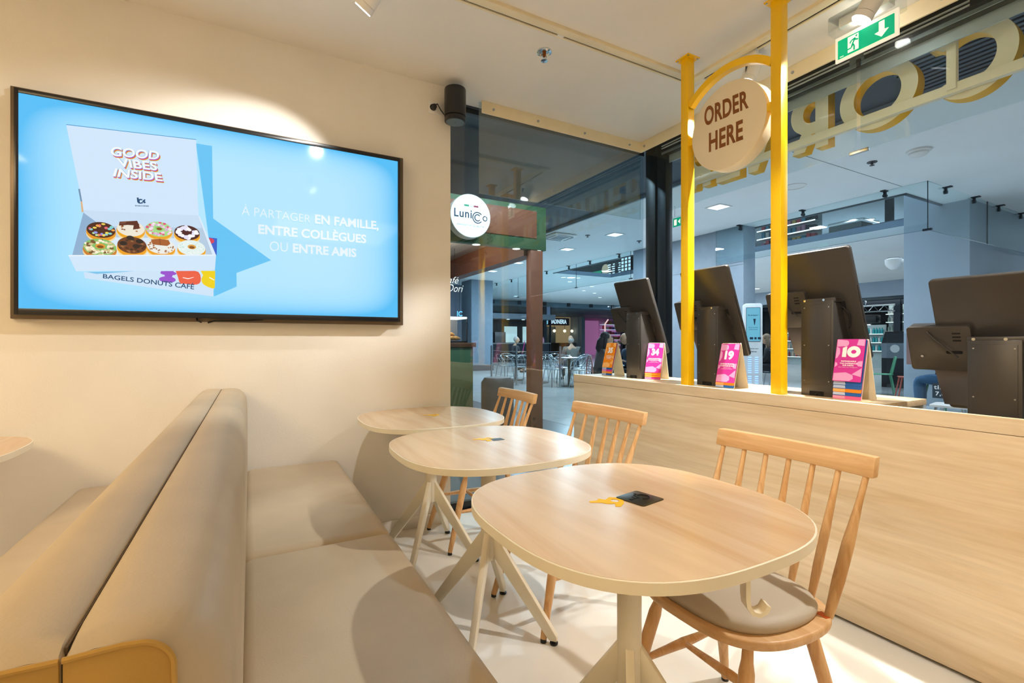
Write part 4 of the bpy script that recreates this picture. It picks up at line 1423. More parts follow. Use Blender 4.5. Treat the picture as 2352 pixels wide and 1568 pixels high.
t = thing('ceiling_speaker', 'round flush speaker in the mall ceiling behind the nearer yellow post', 'speaker', (7.52, 4.5, ZC))
G().lathe([(0.17, 0), (0.17, -0.01), (0.14, -0.012), (0.14, -0.006), (0.01, -0.006)], n=28).done('grille', M_WHITE, t)
t = thing('air_cassette', 'white air-conditioning cassette in the mall ceiling, through the side window', 'air conditioner', (6.26, 9.19, ZC - 0.004))
G().box(-0.3, 0.3, -0.3, 0.3, -0.05, 0).done('cassette_panel', M_WHITE, t, bevel=0.03)
for s in (-1, 1):
    G().box(-0.2, 0.2, s * 0.24 - 0.025, s * 0.24 + 0.025, -0.056, -0.04).done('louvre', mat('louvre_grey', '#8c9aa2', 0.5), t)
    G().box(s * 0.24 - 0.025, s * 0.24 + 0.025, -0.2, 0.2, -0.056, -0.04).done('louvre', MATS['louvre_grey'], t)
G().box(-0.16, 0.16, -0.16, 0.16, -0.054, -0.045).done('grille', MATS['louvre_grey'], t)
for (a, b) in (((5.9, 3.69), (9.0, 3.69)),):
    struct(G().box(a[0], b[0], a[1] - 0.004, a[1] + 0.004, ZC - 0.003, ZC + 0.01).done('trim_6', mat('joint_line', '#7f8a90', 0.7)))
# exit sign of the mall
ex2 = thing('exit_sign', 'small green exit sign hanging in the mall left of the farther yellow post', 'sign', (6.722,6.129,3.307))
G().box(-0.006, 0.006, -0.09, 0.12, -0.09, 0.1).done('light_board', G_CLEAR, ex2)
G().box(-0.008, -0.0065, -0.085, 0.095, -0.085, 0.07).done('green_field', M_EXG, ex2)
G().box(-0.0095, -0.008, 0.01, 0.07, -0.06, 0.045).done('pictogram_white', M_EXW, ex2)
g = G()
g.poly([(-0.0096, -0.02, 0.0), (-0.0096, -0.07, 0.04), (-0.0096, -0.07, -0.05)])
g.done('arrow', M_EXW, ex2, smooth=False)
G().tube([(0, 0.06, 0.1), (0, 0.06, ZC - ex2.location.z)], 0.005, 6).done('hanger', M_STEEL, ex2)

for (x, y) in ((18.0, 11.5), (18.0, 7.0), (20.5, 14.0), (15.5, 1.5), (22.0, 24.0), (12.5, 22.5)):
    ceiling_light('round light in the mall ceiling before the far shops', x, y, 0.14, 55, rd=True)['group'] = 'round lights before the far shops'
for (x, y) in ((1.9, 4.2), (3.2, 4.0)):  # unseen lights added to brighten the front of the green kiosk
    ceiling_light('round light in the dark ceiling before the green kiosk', x, y, 0.1, 55, z=3.64, rd=True)['group'] = 'added lights in the dark ceiling'
# ---------------------------------------------------------------- upper storey through the void
M_UPW = mat('upper_wall', '#e8f0f4', 0.7)
struct(G().box(30.0, 30.2, -2, 30, 3.74, 5.6).done('wall_upper', M_UPW))
su = thing('shop_shelves', 'brightly lit white product shelves on the upper floor', 'shelving', (14.2, 8.75, 3.74))
G().box(0.3, 0.35, -0.85, 0.95, 0, 1.7).done('back_board', M_WHITE, su)
for k in range(5):
    G().box(0, 0.3, -0.85, 0.95, 0.12 + 0.26 * k, 0.14 + 0.26 * k).done('shelf', M_WHITE, su)
    G().box(-0.01, 0.0, -0.85, 0.95, 0.115 + 0.26 * k, 0.145 + 0.26 * k).done('shelf_light', emit('led_white', '#f4fbff', 2.2), su)
rr = random.Random(3)
pc_ = [mat('product_' + c[1:], c, 0.4) for c in ('#d94f56', '#3c4a66', '#e6e3de', '#c88ca2', '#4b8fa8', '#2a2d33', '#d9b04e')]
for k in range(5):
    for j in range(12):
        o = G().box(0.05, 0.2, -0.05, 0.05, 0, rr.uniform(0.12, 0.2)).done('product_box', pc_[rr.randrange(7)], smooth=False)
        o.location = (14.2, 8.75 - 0.76 + 0.14 * j, 3.74 + 0.141 + 0.26 * k)
        tag(o, 'small packaged product on the white shelves of the upper floor', 'product', 'products on the upper shelves')
t = tag(G().box(14.0, 14.05, 7.95, 8.3, 4.85, 5.35).box(14.02, 14.03, 8.1, 8.11, 5.35, 5.6).done('teal_banner', mat('teal', '#3a9aa4', 0.5)), 'teal hanging banner in the upper shop', 'banner')
tag(G().box(14.6, 15.2, 6.9, 7.75, 3.74, 4.45).done('sales_counter', mat('grey_board', '#b4b2ac', 0.6), bevel=0.02), 'grey sales counter of the upper shop', 'counter')
tag(G().box(16.0, 16.15, 6.8, 6.97, 3.74, 5.6).done('dark_column', M_NAVY), 'dark column of the upper shop beside the pillar', 'column')
t = thing('wall_picture', 'framed picture in the upper shop beside the dark column', 'picture', (18.9, 7.35, 5.25))
G().box(-0.03, 0.0, -0.28, 0.28, -0.22, 0.22).done('frame', M_KIOSKL, t)
G().box(-0.034, -0.03, -0.24, 0.24, -0.18, 0.18).done('print', mat('teal', '#3a9aa4', 0.5), t)
t = thing('air_cassette', 'white air cassette in the ceiling of the upper shop', 'air conditioner', (19.846,9.658) + (5.595,))
G().box(-0.6, 0.6, -0.6, 0.6, -0.06, 0).done('cassette_panel', M_WHITE, t, bevel=0.03)
G().box(-0.35, 0.35, -0.35, 0.35, -0.07, -0.05).done('grille', MATS['louvre_grey'], t)
for i, (x, y) in enumerate([(19.518,11.033),(19.265,9.39),(19.779,9.039),(20.787,9.07),(19.93,10.233)]):
    ceiling_light('round downlight in the ceiling of the upper shop', x, y, 0.13, 260, z=5.6, rd=True)['group'] = 'downlights of the upper shop'
# balustrade glass of the upper floor
bal = thing('balustrade', 'glass balustrade of the upper floor along the void', 'balustrade', (12.2, 8.0, 3.74))
for a, b in ((-3.5, -0.2), (-0.15, 2.6), (2.65, 6.2)):
    G().box(-0.006, 0.006, a, b, 0, 1.05).done('glass_pane', G_MALL, bal, smooth=False)
# menu boards on the upper level, left
mb = thing('menu_board', 'bright menu boards of a food stall on the upper floor', 'menu board', (13.0, 15.2, 3.74))
G().box(0.0, 0.05, -1.2, 1.45, -0.05, 0.95).done('board', M_BLK, mb)
rr = random.Random(5)
G().box(-0.012, 0.0, 0.75, 1.4, 0.02, 0.42).done('green_panel', emit('green_glow', '#2fa878', 0.8), mb)
g = G()
g.lathe([(0.22, 0), (0.22, 0.01)], (0, 0, 0), 24, Matrix.Translation((-0.012, 0.5, 0.42)) @ Matrix.Rotation(PI / 2, 4, 'Y'))
g.done('round_logo', emit('logo_glow', '#c8b296', 0.9), mb)
for j, y in enumerate((0.25, 0.0, -0.35)):
    g = G()
    for k in range(6):
        g.box(-0.012, 0, y - 0.09, y + rr.uniform(0.0, 0.09), 0.1 + 0.09 * k, 0.14 + 0.09 * k)
    g.done('price_list', emit('menu_white', '#f4faff', 1.3), mb, smooth=False)
for i in range(3):
    for k in range(5):
        G().box(-0.012, 0, -0.62 - 0.2 * i, -0.5 - 0.2 * i, 0.22 + 0.14 * k, 0.32 + 0.14 * k).done('menu_picture', MATS['menu_white'], mb, smooth=False)
# dome camera on the right pillar
dc = thing('dome_camera', 'white dome camera on the left flank of the right pillar', 'camera', (10.95, 4.62, 2.68))
G().lathe([(0.075, 0.1), (0.14, 0.07), (0.14, 0.0), (0.12, -0.06), (0.05, -0.12), (0.01, -0.13)], n=24).done('dome', M_WHITE, dc)
G().lathe([(0.1, 0.095), (0.1, 0.1)], n=20).done('upper_cap', M_KIOSKL, dc)
G().cyl((0, -0.12, 0.02), (0, -0.22, 0.02), 0.03).box(-0.06, 0.06, -0.225, -0.2, -0.05, 0.08).done('wall_arm', M_WHITE, dc)

# ---------------------------------------------------------------- Italian food kiosk
kx = thing('food_kiosk', 'green and terracotta food kiosk outside the side window', 'kiosk', (2.7, 5.4, 0))
G().box(-2.2, 0.7, -0.1, 0.0, 2.345, 2.905).done('green_header', M_GREEN, kx, bevel=0.004)
G().box(-2.2, 0.55, -0.112, -0.1, 2.49, 2.84).done('inset_panel', M_TERRA, kx, bevel=0.002)
G().box(0.46, 0.7, 0.0, 4.4, 2.345, 2.905).done('green_side', M_GREEN, kx)
G().box(0.48, 0.62, 0.0, 4.6, 2.28, 2.345).box(0.43, 0.48, 0.02, 4.4, 2.28, 2.8).done('terracotta_beam', M_TERRA, kx)
G().box(-2.2, 0.43, 0.0, 4.2, 2.6, 2.65).done('soffit', mat('soffit_pink', '#e3c6b4', 0.6), kx)
G().box(0.475, 0.655, -0.09, 0.03, 0, 2.345).done('corner_post', M_TERRA, kx, bevel=0.003)
for z in (0.05, 0.16):
    G().cyl((0.52, -0.096, z), (0.52, -0.09, z), 0.022, n=14).done('bolt_cover', M_DWOOD, kx)
for x in (-0.28, 0.28, 0.6):
    G().lathe([(0.05, -0.004), (0.05, 0.0), (0.03, 0.002)], (x, -0.05, 2.343), 16).done('downlight', emit('kiosk_lamp', '#fff4e6', 1.5), kx)
l = bpy.data.lights.new('kiosk_fill', 'POINT')  # point light added under the soffit to brighten the kiosk inside
l.energy = 26
l.color = (1.0, 0.9, 0.75)
l.shadow_soft_size = 0.1
o = bpy.data.objects.new('kiosk_fill', l)
o.location = (2.1, 6.4, 2.4)
COL.objects.link(o)
kc = thing('food_counter', 'green counter with dark wooden top of the food kiosk', 'counter', (1.9, 5.5, 0))
G().box(-1.4, 0.545, 0, 0.6, 0, 1.09).done('counter_front', M_GREEN, kc, bevel=0.003)
G().box(-1.42, 0.578, -0.02, 0.62, 1.09, 1.145).done('counter_top', M_DWOOD, kc, bevel=0.003)
ds = thing('display_case', 'lit glass display case with pastries on the green counter', 'display case', (2.1, 5.6, 1.145))
G().box(-0.6, 0.31, 0, 0.35, 0, 0.02).done('case_floor', M_BLK, ds)
G().box(-0.6, 0.31, 0, 0.35, 0.30, 0.325).done('case_light', emit('case_glow', '#fff4e2', 1.6), ds)
G().box(-0.6, 0.31, 0.33, 0.35, 0.02, 0.30).done('case_back', mat('case_grey', '#8f8b92', 0.5), ds)
G().box(0.302, 0.312, 0, 0.012, 0, 0.325).done('case_corner', M_BLK, ds)
G().box(-0.6, 0.305, -0.004, 0.0, 0.02, 0.30).done('case_glass', G_CLEAR, ds, smooth=False)
l = bpy.data.lights.new('case_bulb', 'POINT')
l.energy = 2.5
l.color = (1.0, 0.9, 0.75)
o = bpy.data.objects.new('case_bulb', l)
o.location = (2.2, 5.72, 1.42)
COL.objects.link(o)
m_p = mat('pastry', '#d9913f', 0.5, var=0.08, scale=30)
for i, (x, y, z, r) in enumerate(((0.02, 0.08, 0.05, 0.3), (0.08, 0.13, 0.05, 0.5), (0.14, 0.09, 0.05, 0.2), (0.2, 0.12, 0.05, 0.6), (0.05, 0.1, 0.1, 0.1), (0.12, 0.12, 0.1, -0.2), (0.24, 0.2, 0.05, 0.1), (-0.06, 0.1, 0.05, 0.4))):
    o = G().tube([(-0.06, 0, 0), (-0.03, 0, 0.004), (0.0, 0, 0.006), (0.03, 0, 0.004), (0.06, 0, 0)], [0.008, 0.024, 0.03, 0.024, 0.008], 10).done('pastry', m_p)
    o.location = (2.1 + x, 5.6 + y, 1.145 + z)
    o.rotation_euler = (0, 0, r)
    tag(o, 'golden pastry roll in the lit display case', 'pastry', 'pastries in the display case')
ne = thing('neon_sign', 'white handwritten neon sign of the food kiosk at the wall edge', 'neon sign', (2.771,6.918,2.027))
mm_ = emit('neon_white', '#fff7ee', 1.5)
for s, dx, dz, hh in (('Café', -0.06, 0.03, 0.1), ('Dori', 0.02, -0.1, 0.11)):
    me = text_mesh(s, -0.012, 1.0, 0.0, 0.35)
    G().mesh(quad_map(me, [(dx - 0.14, 0, dz + hh), (dx + 0.12, 0, dz + hh), (dx + 0.12, 0, dz), (dx - 0.14, 0, dz)])).done('neon_word', mm_, ne, smooth=False)
G().tube([(0, 0.02, 0.13), (0, 0.02, 2.6 - ne.location.z)], 0.003, 6).done('hanger', M_BLK, ne)
# round blade sign
rs = thing('round_sign', 'round white lit sign reading Lunicco before the green kiosk header', 'sign', (2.243, 5.17, 2.615))
W = Matrix.Rotation(PI / 2, 4, 'X')
G().lathe([(0.252, -0.06), (0.252, 0.06)], n=64, M=W).done('drum', mat('drum_cream', '#d8d2c4', 0.4), rs, ang=40)
G().lathe([(0.246, 0.061), (0.246, 0.063)], n=64, M=W).done('light_face', emit('face_white', '#f6fbff', 1.0), rs, smooth=False)
G().box(-0.03, 0.03, 0.05, 0.13, -0.03, 0.03).done('bracket', M_BLK, rs)
yf = -0.0645
NVY = mat('ink_navy', '#12324e', 0.5)
g = G()
qd = lambda x0, x1, z0, z1: [(x0, yf, z1), (x1, yf, z1), (x1, yf, z0), (x0, yf, z0)]
g.mesh(quad_map(text_mesh('Luni', 0.02, 1.1), qd(-0.208, 0.012, -0.03, 0.07)))
for r_, a0 in ((0.062, 40), (0.036, 40)):
    cx, cz_ = 0.085, -0.012
    pts = [(cx + r_ * math.cos(a), yf, cz_ + r_ * math.sin(a)) for a in [math.radians(a0 + (360 - 2 * a0) * k / 20) for k in range(21)]]
    g.tube(pts, 0.0065, 5)
g.tube([(0.18 + 0.026 * math.cos(2 * PI * k / 16), yf, -0.012 + 0.026 * math.sin(2 * PI * k / 16)) for k in range(16)], 0.006, 5, closed=True)
g.mesh(quad_map(text_mesh('• PANINO DI QUALITÀ •', 0.012, 1.15), qd(-0.19, 0.19, -0.125, -0.098)))
g.done('lettering', NVY, rs, smooth=False, recalc=False)
for x0, x1, c in ((-0.085, -0.025, '#1f9a6a'), (-0.025, 0.035, '#f2f4f2'), (0.035, 0.095, '#a8324a')):
    G().box(x0, x1, yf - 0.0005, yf + 0.0015, 0.105, 0.126).done('flag_stripe', mat('flag_' + c[1:], c, 0.5), rs, smooth=False)
tag(G().lathe([(0.19, 0), (0.2, 0.3), (0.2, 0.66), (0.16, 0.72), (0.15, 0.72)], (2.66, 5.25, 0), 24).done('waste_bin', mat('bin_dark', '#3c4043', 0.45)), 'dark rounded bin standing before the green counter', 'bin')
# blue letters farther away
t = thing('blue_letters', 'blue lit letters IC high at the wall edge', 'sign', (5.748,13.951,2.018))
G().mesh(quad_map(text_mesh('IC', 0.02), [(-0.09, 0, 0.09), (0.09, 0, 0.09), (0.09, 0, -0.07), (-0.09, 0, -0.07)])).done('letters', emit('neon_blue', '#6fc4f2', 1.3), t, smooth=False)
G().tube([(0, 0.02, 0.05), (0, 0.02, ZC - t.location.z)], 0.006, 6).done('hanger', M_BLK, t)

# ---------------------------------------------------------------- terrace with chromed chairs


def metal_chair(label, x, y, rz):
    c = thing('metal_chair', label, 'chair', (x, y, 0), rz, 'chromed tube chairs of the mall terrace')
    G().lathe([(0.19, 0.44), (0.2, 0.445), (0.2, 0.455), (0.18, 0.462), (0.02, 0.458)], n=18).done('seat', M_STEEL, c)
    for sx, sy in ((1, 1), (1, -1), (-1, 1), (-1, -1)):
        G().tube([(sx * 0.15, sy * 0.15, 0.45), (sx * 0.2, sy * 0.2, 0.0)], 0.011, 7).done('leg', M_CHROME, c)
    hoop = [(0.19 * math.cos(a) - 0.03, 0.27 * math.sin(a), 0.66 + 0.13 * max(0, -math.cos(a))) for a in [math.radians(75 + 210 * k / 16) for k in range(17)]]
    G().tube([(0.16, 0.2, 0.45)] + hoop + [(0.16, -0.2, 0.45)], 0.011, 7).done('arm_hoop', M_CHROME, c)
    for k in range(7):
        a = math.radians(120 + 120 * k / 6)
        G().tube([(0.18 * math.cos(a), 0.18 * math.sin(a), 0.455), (0.19 * math.cos(a) - 0.03, 0.27 * math.sin(a), 0.66 + 0.13 * max(0, -math.cos(a)))], 0.005, 5).done('back_rod', M_CHROME, c)
    return c


def bistro_table(label, x, y):
    t = thing('terrace_table', label, 'table', (x, y, 0), 0, 'round steel tables of the mall terrace')
    G().lathe([(0.33, 0.725), (0.34, 0.735), (0.34, 0.745), (0.32, 0.75), (0.02, 0.75)], n=28).done('table_top', M_STEEL, t)
    G().cyl((0, 0, 0.02), (0, 0, 0.73), 0.035, n=14).done('column', M_BLK, t)
    G().lathe([(0.24, 0.0), (0.24, 0.015), (0.05, 0.03)], n=22).done('base_plate', M_BLK, t)
    return t


tabs = [bistro_table('steel terrace table left behind the barrier', 7.0, 12.6), bistro_table('steel terrace table behind the brown post', 7.15, 11.45), bistro_table('steel terrace table nearest, beside the counter end', 7.25, 10.2)]
spots = [(6.55, 12.45, 0.3), (7.45, 12.9, 3.4), (7.1, 13.2, -1.5), (6.75, 11.85, 1.1), (6.75, 11.2, 0.2), (7.55, 11.9, -2.4), (7.75, 11.25, 2.8), (6.85, 10.35, 0.1), (7.25, 9.72, 1.55), (7.75, 10.3, 3.0), (7.5, 10.75, -1.9), (8.3, 12.3, 0.6), (8.6, 11.5, 1.8)]
wl = ['left of the barrier table', 'right of the barrier table', 'behind the barrier table', 'before the middle table, left', 'before the middle table, right', 'behind the middle table, left', 'behind the middle table, right', 'left of the nearest table', 'before the nearest table', 'right of the nearest table', 'behind the nearest table', 'standing apart in the second row, left', 'standing apart in the second row, right']
ch0 = None
for (x, y, r), wls in zip(spots, wl):
    lab = 'chromed terrace chair ' + wls
    if ch0 is None:
        ch0 = metal_chair(lab, x, y, r)
    else:
        dup(ch0, (x, y, 0), r, lab)
br = thing('terrace_barrier', 'steel posts with stretched cables before the terrace chairs', 'barrier', (6.3, 12, 0))
for (x, y) in ((0.1, 1.03), (-0.08, -0.84), (0.6, -1.9)):
    p = G().cyl((x, y, 0), (x, y, 1.04), 0.026, n=14).done('post', M_STEEL, br)
    G().lathe([(0.08, 0), (0.08, 0.01), (0.03, 0.02)], (x, y, 0), 16).done('foot', M_STEEL, p)
for z in (0.22, 0.48, 0.68, 0.9):
    G().tube([(0.1, 1.03, z), (0.01, 0.1, z - 0.02), (-0.08, -0.84, z)], 0.006, 6).tube([(-0.08, -0.84, z), (0.26, -1.37, z - 0.02), (0.6, -1.9, z)], 0.006, 6).done('cable', M_CHROME, br)

# ---------------------------------------------------------------- people
M_SKIN = mat('skin', '#d8a886', 0.5)


def skin_mesh(verts, edges, radii, lv=1):
    me = bpy.data.meshes.new('sk')
    me.from_pydata(verts, edges, [])
    o = bpy.data.objects.new('sk', me)
    COL.objects.link(o)
    md = o.modifiers.new('s', 'SKIN')
    for v, r in zip(me.skin_vertices[0].data, radii):
        v.radius = r if isinstance(r, tuple) else (r, r)
    me.skin_vertices[0].data[0].use_root = True
    md.use_smooth_shade = True
    s = o.modifiers.new('u', 'SUBSURF')
    s.levels = lv
    s.render_levels = lv
    return to_mesh(o)


def person(label, loc, rz, top, trousers, hair, long_hair=False, lean=0.1, arms=True, bald=False, head_turn=0.0):
    """seated figure facing local +x, hips over the origin"""
    t = thing('person', label, 'person', loc, rz, 'people seated in the mall')
    sx = lambda z: lean * (z - 0.5)
    V = [(0, 0, 0.55), (sx(0.72), 0, 0.72), (sx(0.95), 0, 0.93), (sx(1.06), 0, 1.04), (sx(1.1) + 0.02, 0, 1.1)]
    R = [(0.12, 0.085), (0.105, 0.075), (0.105, 0.07), (0.05, 0.05), (0.055, 0.055)]
    E = [(0, 1), (1, 2), (2, 3), (3, 4)]
    for s in (1, -1):
        b = len(V)
        V += [(0.05, 0.09 * s, 0.52), (0.43, 0.12 * s, 0.53), (0.42, 0.12 * s, 0.1), (0.55, 0.13 * s, 0.05)]
        R += [0.07, 0.05, 0.038, 0.03]
        E += [(0, b), (b, b + 1), (b + 1, b + 2), (b + 2, b + 3)]
        b = len(V)
        V += [(sx(0.96), 0.19 * s, 0.96), (sx(0.7) + 0.1, 0.24 * s, 0.72), (0.36, 0.14 * s, 0.77), (0.43, 0.12 * s, 0.78)]
        R += [0.045, 0.036, 0.028, 0.03]
        E += [(2, b), (b, b + 1), (b + 1, b + 2), (b + 2, b + 3)]
    g = G().mesh(skin_mesh(V, E, R, 1))
    hx, hz = sx(1.22) + 0.05, 1.215
    g.ball((hx, 0, hz), 0.1, (0.98, 0.76, 1.2), 18, 12)
    g.tube([(hx + 0.09, 0, hz + 0.02), (hx + 0.118, 0, hz - 0.02), (hx + 0.09, 0, hz - 0.03)], [0.008, 0.015, 0.008], 8)
    for s in (1, -1):
        g.ball((hx - 0.005, 0.077 * s, hz - 0.005), 0.026, (0.6, 0.4, 1.1), 8, 6)
        for k in range(4):
            a = Vector((0.45, 0.12 * s + (k - 1.5) * 0.017, 0.78))
            g.tube([a, a + Vector((0.045 - 0.004 * abs(k - 1.4), 0, -0.004)), a + Vector((0.07 - 0.008 * abs(k - 1.4), 0, -0.02))], [0.009, 0.008, 0.006], 6)
        g.tube([(0.43, 0.10 * s, 0.785), (0.46, 0.08 * s, 0.79), (0.485, 0.085 * s, 0.78)], [0.01, 0.009, 0.007], 6)
    body = g.done('body', M_SKIN, t, ang=70, recalc=False)
    g = G()
    for s in (1, -1):
        g.ball((hx + 0.088, 0.032 * s, hz + 0.02), 0.009, (0.6, 1.2, 0.8), 8, 6)
    g.done('eye', mat('eye_dark', '#241a16', 0.3), body)
    G().tube([(hx + 0.09, -0.025, hz - 0.055), (hx + 0.097, 0, hz - 0.056), (hx + 0.09, 0.025, hz - 0.055)], 0.005, 6).done('mouth', mat('lips', '#a8615a', 0.5), body)
    # jacket
    V = [(0.0, 0, 0.5), (sx(0.72), 0, 0.72), (sx(0.95), 0, 0.94), (sx(1.04), 0, 1.0)]
    R = [(0.185, 0.14), (0.17, 0.125), (0.185, 0.125), (0.08, 0.08)]
    E = [(0, 1), (1, 2), (2, 3)]
    for s in (1, -1):
        b = len(V)
        V += [(sx(0.96), 0.2 * s, 0.955), (sx(0.7) + 0.1, 0.25 * s, 0.71), (0.34, 0.15 * s, 0.765)]
        R += [0.08, 0.065, 0.05]
        E += [(2, b), (b, b + 1), (b + 1, b + 2)]
    G().mesh(skin_mesh(V, E, R, 1)).done('jacket', mat('cloth_' + top[1:], top, 0.8, var=0.05), t, ang=80, recalc=False)
    V = [(0, 0, 0.53)]
    R = [(0.17, 0.13)]
    E = []
    for s in (1, -1):
        b = len(V)
        V += [(0.05, 0.1 * s, 0.52), (0.44, 0.125 * s, 0.525), (0.42, 0.125 * s, 0.1)]
        R += [0.105, 0.08, 0.06]
        E += [(0, b), (b, b + 1), (b + 1, b + 2)]
    G().mesh(skin_mesh(V, E, R, 1)).done('trousers', mat('cloth_' + trousers[1:], trousers, 0.8, var=0.05), t, ang=80, recalc=False)
    for s in (1, -1):
        G().ball((0.49, 0.13 * s, 0.045), 0.06, (1.7, 0.75, 0.75), 12, 8).done('shoe', M_BLK, t)
    mh = mat('hair_' + hair[1:], hair, 0.6, var=0.08, scale=30)
    g = G()
    if not bald:
        g.ball((hx - 0.034, 0, hz + 0.03), 0.108, (0.95, 0.86, 1.06), 18, 12)
    else:
        g.ball((hx - 0.045, 0, hz - 0.02), 0.1, (0.75, 0.84, 0.75), 16, 10)
    if long_hair:
        for s in (1, -1):
            g.tube([(hx - 0.03, 0.06 * s, hz + 0.08), (hx - 0.055, 0.075 * s, hz - 0.02), (hx - 0.06, 0.085 * s, hz - 0.14), (hx - 0.07, 0.095 * s, hz - 0.27)], [0.03, 0.036, 0.04, 0.015], 10)
        g.tube([(hx - 0.05, 0, hz + 0.06), (hx - 0.1, 0, hz - 0.06), (hx - 0.125, 0, hz - 0.2), (hx - 0.13, 0, hz - 0.33)], [0.06, 0.095, 0.1, 0.03], 12)
    g.done('hair', mh, t, ang=80)
    return t


def rattan_chair(label, x, y, rz):
    c = thing('rattan_chair', label, 'chair', (x, y, 0), rz)
    m = mat('rattan_pink', '#c98f86', 0.6)
    G().lathe([(0.21, 0.43), (0.22, 0.44), (0.22, 0.46), (0.02, 0.462)], n=20).done('seat', m, c)
    G().tube([(-0.17, 0.21 * math.cos(a), 0.46 + 0.42 * math.sin(a)) for a in [math.radians(180 * k / 16) for k in range(17)]], 0.014, 8).done('back_hoop', m, c)
    for k in range(7):
        z = 0.52 + 0.05 * k
        wv = 0.2 * math.sqrt(max(0, 1 - ((z - 0.46) / 0.42) ** 2))
        G().tube([(-0.17, -wv, z), (-0.17, wv, z)], 0.008, 6).done('back_slat', m, c)
    for sx_, sy in ((1, 1), (1, -1), (-1, 1), (-1, -1)):
        G().tube([(sx_ * 0.15, sy * 0.15, 0.44), (sx_ * 0.18, sy * 0.18, 0)], 0.014, 8).done('leg', m, c)
    return c


rc = rattan_chair('pink slatted chair under the long-haired woman', 6.02, 7.50, math.radians(-20))
person('long-haired woman in a grey jacket seen in profile beside the counter end', (6.04, 7.5, 0), math.radians(-20), '#6f6a66', '#2c2a30', '#2e2019', True, 0.16)
person('bald man in a grey jacket seated behind the chromed chairs', (8.35, 11.6, 0), math.radians(75), '#77756e', '#3b4048', '#b9b4ac', False, 0.08, bald=True)
person('balding man in dark blue facing the long-haired woman', (6.95, 7.55, 0), math.radians(160), '#27405c', '#22262c', '#8a8178', False, 0.14, bald=True)
person('dark-haired woman far behind, before the pink shop', (12.9, 15.2, 0), math.radians(-130), '#3b3440', '#2a2a30', '#241a18', True, 0.1)
person('grey-haired man in a dark coat at the black stall', (8.75, 16.0, 0), math.radians(-60), '#23242a', '#23252a', '#b9b6b0', False, 0.2)
for i, (x, y, r, lab) in enumerate(((8.35, 11.6, 75, 'steel stool under the bald man'), (6.95, 7.55, 160, 'steel stool under the man in dark blue'), (12.9, 15.2, -130, 'steel stool under the far dark-haired woman'), (8.75, 16.0, -60, 'steel stool under the grey-haired man'), (10.12, 3.43, 100, 'steel stool under the person in jeans'))):
    t = thing('stool', lab, 'stool', (x, y, 0), math.radians(r))
    G().lathe([(0.17, 0.41), (0.18, 0.42), (0.18, 0.43), (0.02, 0.432)], n=18).done('seat', M_STEEL, t)
    for a in (45, 135, 225, 315):
        a = math.radians(a)
        G().tube([(0.1 * math.cos(a), 0.1 * math.sin(a), 0.42), (0.17 * math.cos(a), 0.17 * math.sin(a), 0)], 0.01, 7).done('leg', M_STEEL, t)
person('person in blue jeans and striped top, mostly hidden by the right kiosk', (10.12, 3.43, 0), math.radians(100), '#b9a7b4', '#3f678c', '#3a2b22', True, 0.1)
person('long-haired person in black beside the charging kiosk', (11.3, 7.35, 0), math.radians(120), '#17171b', '#1b1b20', '#8c7358', True, 0.1)
t = thing('stool', 'steel stool under the person in black', 'stool', (11.3, 7.35, 0))
G().lathe([(0.17, 0.41), (0.18, 0.42), (0.18, 0.43), (0.02, 0.432)], n=18).done('seat', M_STEEL, t)
for a in (45, 135, 225, 315):
    a = math.radians(a)
    G().tube([(0.1 * math.cos(a), 0.1 * math.sin(a), 0.42), (0.17 * math.cos(a), 0.17 * math.sin(a), 0)], 0.01, 7).done('leg', M_STEEL, t)

# ---------------------------------------------------------------- far shops, left
struct(G().box(8.3, 36, 25.2, 25.3, 3.3, 3.6).done('trim_7', mat('far_soffit', '#7d8fa0', 0.6)))
struct(G().box(8.3, 36, 25.3, 35, 3.25, 3.3).done('ceiling', mat('far_dark_ceiling', '#3d4a58', 0.6)))
cu = thing('far_curtain', 'row of dark clips along the far soffit on the left', 'glass panel', (15, 25.1, 3.6))
G().box(-5.5, 9.5, -0.006, 0.006, -0.7, 0).done('glass_pane', G_MALL, cu, smooth=False)
for k in range(8):
    G().box(-4.5 + 1.8 * k, -4.3 + 1.8 * k, -0.05, 0.05, -0.22, 0.0).done('clip', MATS['clip_dark'], cu)
st = thing('dark_stall', 'black food stall with lit panels behind the terrace', 'stall', (13.4, 24.0, 0))
G().box(-1.6, 2.2, 0.0, 0.5, 0, 1.02).done('bar_front', mat('stall_navy', '#16202c', 0.4), st)
G().box(-1.7, 2.3, -0.05, 0.55, 1.02, 1.08).done('bar_top', M_STEEL, st)
G().box(-1.6, 2.6, 1.0, 1.1, 0, 2.55).done('back_wall', M_BLK, st)
G().box(-1.7, 2.6, -0.1, 1.2, 2.45, 2.75).done('canopy', mat('canopy_grey', '#5c6b78', 0.5), st)
for x0, x1 in ((-0.3, 0.55), (0.95, 1.3)):
    G().box(x0, x1, 0.94, 1.0, 1.1, 2.05).done('lit_panel', emit('panel_glow', '#cfe0dc', 0.55), st)
for x in (-0.4, 0.6, 1.5):
    G().lathe([(0.09, 0), (0.09, -0.02)], (x, 0.3, 2.44), 14).done('spot_lamp', emit('led_white', '#f4fbff', 2.2), st)
G().box(-1.3, -0.6, 0.2, 0.5, 1.08, 1.7).done('coffee_machine', M_KIOSKL, st, bevel=0.03)
for k in range(4):
    o = G().lathe([(0.06, 0), (0.06, 0.2), (0.025, 0.27), (0.025, 0.34)], n=12).done('bottle', pc_[(k * 3 + 1) % 7])
    o.location = (13.4 + 1.5 + 0.15 * k, 24.25, 1.08)
    tag(o, 'bottle standing on the bar of the black stall', 'bottle', 'bottles on the black stall bar')
pb = thing('pink_banner', 'pink tilted advertising panel by the black stall', 'panel', (9.65, 16.9, 0), math.radians(-30))
